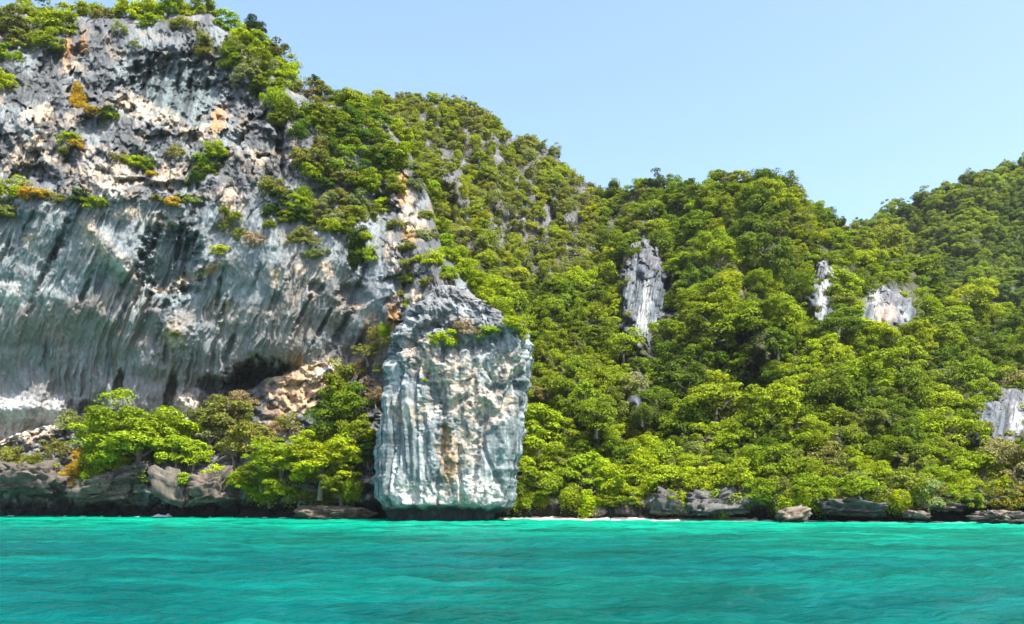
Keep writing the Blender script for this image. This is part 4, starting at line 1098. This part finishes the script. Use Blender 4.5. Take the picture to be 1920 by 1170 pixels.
# ------------------------------------------------------------------ the forest on the hills
def tone_at(px, py, z):
    r = random.random()
    k = float(n2(np.float32(px / 70), np.float32(py / 60), 801)) + random.uniform(-0.28, 0.28)
    if z == 'far':
        return 'deep green' if k > 0.2 else 'dark green' if k > -0.15 and r < .2 else 'mid green' if k > -0.1 else 'light green' if r < .6 else 'yellow-green'
    if z == 'scrub':
        return 'grey-green' if k > 0.38 else 'olive' if k > 0.10 else 'yellow-green' if k > -0.12 else 'bright yellow-green' if k > -0.38 and r < .8 else 'mid green'
    if r < 0.035:
        return 'dry brown' if r < 0.015 else 'grey-green'
    if py > 880:
        return 'yellow-green' if k > 0.05 else 'bright yellow-green' if k > -0.2 else 'light green' if r < .7 else 'olive'
    return 'dark green' if k > 0.30 else 'deep green' if k > 0.14 else 'mid green' if k > -0.04 else 'light green' if k > -0.16 else 'yellow-green' if k > -0.34 else 'olive' if r < .35 else 'bright yellow-green'

HERO = [  # trees one can pick out on the hills
    (1018, 800, 52, 'round', 'yellow-green', 'round yellow-green tree right of the rock pillar at half its height'),
    (1010, 860, 46, 'round', 'light green', 'bright green tree beside the lower right side of the rock pillar'),
    (1035, 905, 50, 'umbrella', 'light green', 'wide light green tree over the shore just right of the pillar foot'),
    (985, 920, 34, 'round', 'mid green', 'green tree touching the lower right corner of the rock pillar'),
    (1170, 895, 52, 'umbrella', 'bright yellow-green', 'bright yellow spreading tree over the sand strip'),
    (1260, 895, 50, 'umbrella', 'yellow-green', 'flat yellow-green tree over the shore right of the sand strip'),
    (1335, 900, 54, 'umbrella', 'bright yellow-green', 'long flat yellow tree above the wide pale boulder'),
    (1385, 880, 34, 'umbrella', 'bright yellow-green', 'small flat yellow tree above the right end of the wide pale boulder'),
    (1060, 745, 46, 'round', 'mid green', 'round green tree right of the pillar, above the yellow-green one beside it'),
    (1120, 730, 36, 'dense', 'mid green', 'upright green tree below the dark hollow right of the pillar'),
    (1340, 755, 56, 'umbrella', 'mid green', 'broad green umbrella tree in the middle of the slope above the dark hollow'),
    (1360, 820, 52, 'umbrella', 'light green', 'broad light green tree below the green umbrella tree'),
    (1290, 770, 36, 'round', 'yellow-green', 'yellow-green tree at the left of the broad green umbrella tree'),
    (1620, 640, 60, 'umbrella', 'bright yellow-green', 'wide yellow dome-shaped tree right below the two white outcrops'),
    (1465, 610, 44, 'dense', 'light green', 'tall dense green tree left of the narrow white outcrop'),
    (1440, 480, 44, 'dense', 'dark green', 'dark tall tree mass under the crest of the middle hill'),
    (1660, 660, 36, 'round', 'mid green', 'green tree under the right half of the yellow dome-shaped tree'),
    (1560, 690, 38, 'round', 'mid green', 'round green tree below the left end of the yellow dome-shaped tree'),
    (1770, 640, 44, 'umbrella', 'mid green', 'green tree on the shoulder left of the deep shade at the right'),
    (1840, 700, 40, 'umbrella', 'deep green', 'deep green tree standing in front of the deep shade at the right'),
    (1700, 745, 44, 'dense', 'dark green', 'dark dense tree left of the deep shade at the right'),
    (1790, 820, 52, 'round', 'light green', 'bright green layered tree below the deep shade at the right'),
    (1830, 880, 46, 'round', 'yellow-green', 'yellow-green rounded tree near the right edge above the shore'),
    (1590, 910, 46, 'umbrella', 'yellow-green', 'yellow-green tree hanging over the dark bank right of the upright grey boulder'),
    (1690, 900, 50, 'umbrella', 'olive', 'pale olive umbrella tree above the dark bank'),
    (1740, 920, 36, 'round', 'grey-green', 'pale grey-green tree low over the dark bank'),
    (1550, 860, 40, 'sparse', 'dry brown', 'bare pale-branched tree in the lower slope above the dark bank'),
    (1890, 935, 34, 'round', 'golden', 'golden-leaved tree by the low flat boulder at the right edge'),
    (1880, 850, 40, 'sparse', 'dry brown', 'dry brown tree below the blue-grey right-edge rock face'),
    (1060, 590, 40, 'dense', 'deep green', 'dense deep green tree above and right of the pillar top'),
    (1010, 600, 30, 'dense', 'mid green', 'dense green tree touching the sky-side of the pillar shoulder'),
    (1110, 560, 34, 'round', 'dark green', 'dark tree left of the pale mid-slope outcrop'),
    (1170, 650, 34, 'round', 'light green', 'leafy tree at the lower left foot of the pale mid-slope outcrop'),
    (1260, 630, 40, 'round', 'yellow-green', 'yellow-green tree at the lower right foot of the pale mid-slope outcrop'),
    (1190, 720, 30, 'sparse', 'dry brown', 'brown withered tree on the bare patch below the pale mid-slope outcrop'),
    (1330, 600, 42, 'round', 'mid green', 'round green tree right of the pale mid-slope outcrop'),
    (1420, 690, 44, 'round', 'mid green', 'round green tree left below the yellow dome-shaped tree'),
    (1460, 760, 50, 'umbrella', 'yellow-green', 'wide yellow-green tree in the middle of the lower slope')]

acc = []     # (px, py, rpx, world radius, P, zone, hero)
for px, py, r, kind, tone, lab in HERO:
    P = hill.at(px, min(py + 0.5 * r, 934))[0].astype(float)
    rad = 1.08 * r * P[1] / F
    if py > 870:
        py += 8
    P[1] += (0.25 if py > 850 else -0.3) * rad; P[0] = (px - CX) / F * P[1]
    P[2] = EYE + (HOR - py) / F * P[1] - 0.95 * rad
    acc.append((px, py, r, rad, P, 'forest', (kind, tone, lab)))

def zone_of(px, py):
    if px < 1120 and py < 560 - 0.1 * (px - 800) and (px < 960 or py < 540):
        return 'scrub'
    return 'forest'
cl_top_x, cl_top_y = zip(*CLIFF_TOP)
htx, hty = zip(*HILL_TOP)
ftx, fty = zip(*FAR_TOP)
cand = np.random.default_rng(21)
A = np.array([(a[0], a[1], a[2]) for a in acc], float)
def try_add(px, py, rw, R, zone, dens):
    global A
    P = R.at(px, py)[0].astype(float)
    rpx = rw * F / P[1]
    d = np.hypot(A[:, 0] - px, (A[:, 1] - py) * 1.2)
    if (d < dens * (A[:, 2] + rpx)).any():
        return
    A = np.vstack([A, (px, py, rpx)])
    acc.append((px, py, rpx, rw, P, zone, None))
OUT_CLEAR = [(1210, 572, 52, 122), (1546, 568, 32, 78), (1664, 592, 66, 54), (1890, 800, 68, 62), (1195, 735, 26, 40)]
for k in range(46000):
    px = cand.uniform(560, 2290); py = cand.uniform(170, 926)
    if py < np.interp(px, htx, hty) + 2:
        if px > 1500 and py > np.interp(px, ftx, fty) + 2:
            rw = cand.uniform(2.2, 4.0)
            try_add(px, py, rw, far, 'far', 0.42)
        continue
    if px < 990 and py > np.interp(px, cl_top_x, cl_top_y) + 190:
        continue
    if any(((px - a) / c) ** 2 + ((py - b) / d) ** 2 < 1 for a, b, c, d in OUT_CLEAR):
        continue
    z = zone_of(px, py)
    if z == 'forest' and fbm(np.float32(px / 34), np.float32(py / 27), 3, 851) < -0.20 and py < 900:
        continue
    if z == 'scrub':
        bare = sst(-0.2, 0.25, fbm(np.float32(px / 45), np.float32(py / 70), 3, 811)) * (px > 780)
        if cand.random() < 0.45 * bare:
            continue
        try_add(px, py, cand.uniform(1.1, 2.4), hill, z, 0.40 + 0.28 * float(bare))
    else:
        t = (py - 330) / 620
        try_add(px, py, cand.uniform(1.7, 2.9) + 2.6 * cand.random() ** 3, hill, z, 0.40)

def behind(i):
    px, py = acc[i][0], acc[i][1]
    return not (-20 < px < 1940) or (px < 1000 and py > np.interp(px, cl_top_x, cl_top_y) + 22)
order = sorted(range(len(acc)), key=lambda i: (acc[i][6] is None, behind(i), -acc[i][2]))
N_SINGLE = 296 - len(LEDGE)
mass = {'forest': [], 'far': []}
kinds_by = {'scrub': ['round', 'tuft', 'sparse', 'umbrella', 'round'], 'forest': ['round', 'umbrella', 'round', 'dense', 'hanging', 'round', 'hanging'], 'far': ['round', 'dense', 'umbrella']}
for rank, i in enumerate(order):
    px, py, rpx, rw, P, z, hero = acc[i]
    if hero:
        add_tree(P, rw, hero[0], hero[1], px, py, hero[2], zone='forest')
        continue
    kind = random.choice(kinds_by[z]); tone = tone_at(px, py, z)
    if rank < N_SINGLE:
        foot = P + np.array([0, -0.2 * rw, -0.60 * rw])
        add_tree(foot + np.array([0, 0.45 * rw * (py > 880), 0]), rw, kind, tone, px, py - rpx * 0.35, zone=z)
    else:
        mass['far' if z == 'far' else 'forest'].append((P + np.array([0, -0.2 * rw, 0.35 * rw]), rw, blend(tint(tone, random), px, py, z)))
print('trees: single', sum(1 for p in PLACED if p['cat'] == 'tree'), 'mass', {k: len(v) for k, v in mass.items()})

M_LEAFI = leaf_material('leaves_instanced', 'crown_colour', True)
def mass_object(name, items, label, kinds):
    """one object: a point per treetop, each carrying a crown"""
    src = bpy.data.collections.new(name + '_crowns')
    protos = []
    for k in kinds:
        for me in CROWN[k][:4]:
            m2 = me.copy(); m2.materials.clear(); m2.materials.append(M_LEAFI)
            o = bpy.data.objects.new('crown_%03d' % len(protos), m2); src.objects.link(o); protos.append(o)
    r = np.random.default_rng(77)
    n = len(items)
    me = bpy.data.meshes.new(name)
    me.vertices.add(n)
    me.vertices.foreach_set('co', np.array([q[0] for q in items], np.float32).ravel())
    def att(an, ty, key, val):
        a = me.attributes.new(an, ty, 'POINT'); a.data.foreach_set(key, np.asarray(val).ravel())
    rw = np.array([q[1] for q in items])
    att('size', 'FLOAT_VECTOR', 'vector', (rw[:, None] * r.uniform([.82, .82, .75], [1.15, 1.15, 1.15], (n, 3))).astype(np.float32))
    att('turn', 'FLOAT_VECTOR', 'vector', np.stack([r.uniform(-.2, .2, n), r.uniform(-.2, .2, n), r.uniform(0, 6.28, n)], 1).astype(np.float32))
    att('pick', 'INT', 'value', r.integers(0, len(protos), n).astype(np.int32))
    att('crown_colour', 'FLOAT_COLOR', 'color', np.concatenate([np.array([q[2] for q in items]), np.ones((n, 1))], 1).astype(np.float32))
    o = link(name, me, M_LEAFI, kind='stuff', label=label)
    ng = bpy.data.node_groups.new(name + '_nodes', 'GeometryNodeTree')
    ng.interface.new_socket('Geometry', in_out='INPUT', socket_type='NodeSocketGeometry')
    ng.interface.new_socket('Geometry', in_out='OUTPUT', socket_type='NodeSocketGeometry')
    N, L = ng.nodes.new, ng.links.new
    gi, go = N('NodeGroupInput'), N('NodeGroupOutput')
    ci = N('GeometryNodeCollectionInfo'); ci.inputs['Collection'].default_value = src; ci.inputs['Separate Children'].default_value = True; ci.inputs['Reset Children'].default_value = True
    ip = N('GeometryNodeInstanceOnPoints'); ip.inputs['Pick Instance'].default_value = True
    def na(an, ty):
        q = N('GeometryNodeInputNamedAttribute'); q.data_type = ty; q.inputs['Name'].default_value = an
        return q.outputs['Attribute']
    L(gi.outputs[0], ip.inputs['Points']); L(ci.outputs[0], ip.inputs['Instance'])
    L(na('pick', 'INT'), ip.inputs['Instance Index']); L(na('size', 'FLOAT_VECTOR'), ip.inputs['Scale'])
    er = N('FunctionNodeEulerToRotation'); L(na('turn', 'FLOAT_VECTOR'), er.inputs[0]); L(er.outputs[0], ip.inputs['Rotation'])
    L(ip.outputs[0], go.inputs[0])
    md = o.modifiers.new('treetops', 'NODES'); md.node_group = ng
    return o
mass_object('forest', mass['forest'], 'smaller scrub and treetops filling the slopes of the nearer hills', ['round', 'umbrella', 'hanging', 'tuft', 'dense'])
mass_object('far_forest', mass['far'], 'small treetops covering the distant hill at the right', ['round', 'umbrella', 'dense'])

def undergrowth(name, R, n, region, label, size=(0.16, 0.34), lift=1.3):
    r = np.random.default_rng(91)
    px = r.uniform(region[0], region[1], n); py = r.uniform(region[2], region[3], n)
    top = np.interp(px, R.u, R.top)
    keep = (py > top) & ~((px < 985) & (py > np.interp(px, cl_top_x, cl_top_y) + 190))
    for a, b, c, d in OUT_CLEAR:
        keep &= ((px - a) / c) ** 2 + ((py - b) / d) ** 2 > 0.8
    keep &= (fbm(px / 34, py / 27, 3, 851) > -0.20) | (py > 900)
    keep &= fbm(px / 18, py / 14, 3, 821) > np.where((px < 1100) & (py < 540), -0.14, -0.05)
    keep &= ~((py > 930) & (r.random(n) < 0.9))
    px, py = px[keep], py[keep]
    P = R.at(px, py).astype(float)
    m = len(P)
    P[:, 1] -= r.random(m) * lift; P[:, 2] += r.random(m) * lift * 0.6
    nrm = np.array([0, -0.6, 0.7]) + r.normal(size=(m, 3)) * 0.6
    Q = leaf_quads(r, P, nrm, r.uniform(size[0], size[1], m))
    k = n2(px / 40, py / 40, 831) + r.uniform(-.3, .3, m)
    c = np.empty((m, 3), np.float32); c[:] = (0.052, 0.072, 0.012)
    c = mix(c, (0.13, 0.14, 0.018), sst(0, 0.5, k)); c = mix(c, (0.12, 0.10, 0.05), sst(0.1, 0.6, -k))
    t = r.uniform(0.7, 1.3, m)
    me = mesh_from(name, Q.reshape(-1, 3), np.arange(m * 4).reshape(-1, 4), attrs={'leaf_tone': np.repeat(np.stack([t, t, t], 1), 4, 0), 'crown_colour': np.repeat(c, 4, 0)}, smooth=False)
    link(name, me, M_LEAFS, kind='stuff', label=label)
undergrowth('undergrowth', hill, 250000, (600, 2290, 180, 955), 'low creepers and undergrowth between the trees of the hills')

# ------------------------------------------------------------------ labels
LANDMARKS = [(855, 800, 'the rock pillar'), (1205, 560, 'the pale mid-slope outcrop'), (1545, 550, 'the narrow outcrop'), (1660, 575, 'the wide outcrop'), (1885, 790, 'the right-edge rock face'),
             (1150, 350, 'the dip in the skyline'), (1400, 330, 'the crest of the middle hill'), (1607, 425, 'the skyline notch'), (940, 215, 'the scrubby hill shoulder'), (800, 175, 'the flat scrubby hilltop'),
             (1900, 300, 'the far hill summit'), (1490, 968, 'the small tan water boulder'), (1060, 970, 'the sand strip'), (1885, 974, 'the low right-hand boulder'), (1228, 835, 'the dark lower-slope hollow'),
             (1770, 710, 'the right-hand deep shade'), (1115, 690, 'the dark pillar-side cleft'), (1345, 946, 'the wide pale boulder'), (1620, 640, 'the yellow dome-shaped tree'), (1030, 420, 'the bare grey hill patch'), (840, 500, 'the crag above the pillar'),
             (330, 170, 'the streaked upper alcove'), (322, 490, 'the bowl-shaped wall hollow'), (482, 728, 'the dark cliff-foot cave'), (200, 340, 'the pale upper-cliff patch'), (525, 270, 'the vertical crevice'), (760, 380, 'the orange cliff-edge streak'),
             (0, 40, 'the top left corner'), (410, 20, 'the cliff summit edge'), (560, 165, 'the cliff-top saddle'), (255, 828, 'the large ledge tree'), (90, 780, 'the white scree'), (700, 640, 'the cleft left of the pillar'), (60, 360, 'the left cliff shelf')]
ORD = ['nearest', 'second nearest', 'third nearest', 'fourth nearest', 'fifth nearest', 'sixth nearest', 'seventh nearest', 'eighth nearest', 'ninth nearest', 'tenth nearest', 'eleventh nearest', 'twelfth nearest']
SHAPE = {'round': 'round', 'umbrella': 'flat-topped', 'dense': 'dense', 'sparse': 'thin', 'hanging': 'drooping', 'tuft': 'tufted', 'big': 'spreading'}
def direction(dx, dy):
    if abs(dx) > 1.6 * abs(dy):
        return 'right of' if dx > 0 else 'left of'
    if abs(dy) > 1.6 * abs(dx):
        return 'below' if dy > 0 else 'above'
    return ('below' if dy > 0 else 'above') + ('-right of' if dx > 0 else '-left of')
bins = {}
for p in PLACED:
    p['o']['group'] = 'trees of the forested slopes and ledge' if p['cat'] == 'tree' else 'shrubs rooted in the cliff'
    if p['label']:
        p['o']['label'] = p['label']
        continue
    ds = sorted((math.hypot(p['px'] - a, p['py'] - b), a, b, n) for a, b, n in LANDMARKS)
    d, a, b, n = ds[0]
    bins.setdefault((p['cat'], p['tone'], SHAPE[p['kind']], n, direction(p['px'] - a, p['py'] - b)), []).append((d, p))
for (cat, tone, shp, n, di), L_ in bins.items():
    L_.sort(key=lambda q: q[0])
    for i, (d, p) in enumerate(L_):
        tail = '' if len(L_) == 1 else ', %s to it' % ORD[min(i, 11)]
        p['o']['label'] = '%s %s %s %s %s%s' % (tone, shp, cat, di, n, tail)
print('shrubs', sum(1 for p in PLACED if p['cat'] == 'shrub'))

# ------------------------------------------------------------------ air
def haze_box():
    x0, x1, y0, y1, z0, z1 = -700, 900, -60, 640, -12, 150
    V = [(x, y, z) for z in (z0, z1) for y in (y0, y1) for x in (x0, x1)]
    Q = [(0, 2, 3, 1), (4, 5, 7, 6), (0, 1, 5, 4), (2, 6, 7, 3), (0, 4, 6, 2), (1, 3, 7, 5)]
    m, nt, N, L = new_mat('air')
    out = N('ShaderNodeOutputMaterial')
    v = N('ShaderNodeVolumePrincipled')
    v.inputs['Color'].default_value = (0.86, 0.93, 1.0, 1)
    v.inputs['Density'].default_value = 0.00006
    v.inputs['Anisotropy'].default_value = 0.2
    L(v.outputs[0], out.inputs['Volume'])
    return link('haze', mesh_from('haze', V, Q, smooth=False), m, kind='stuff')
haze_box()
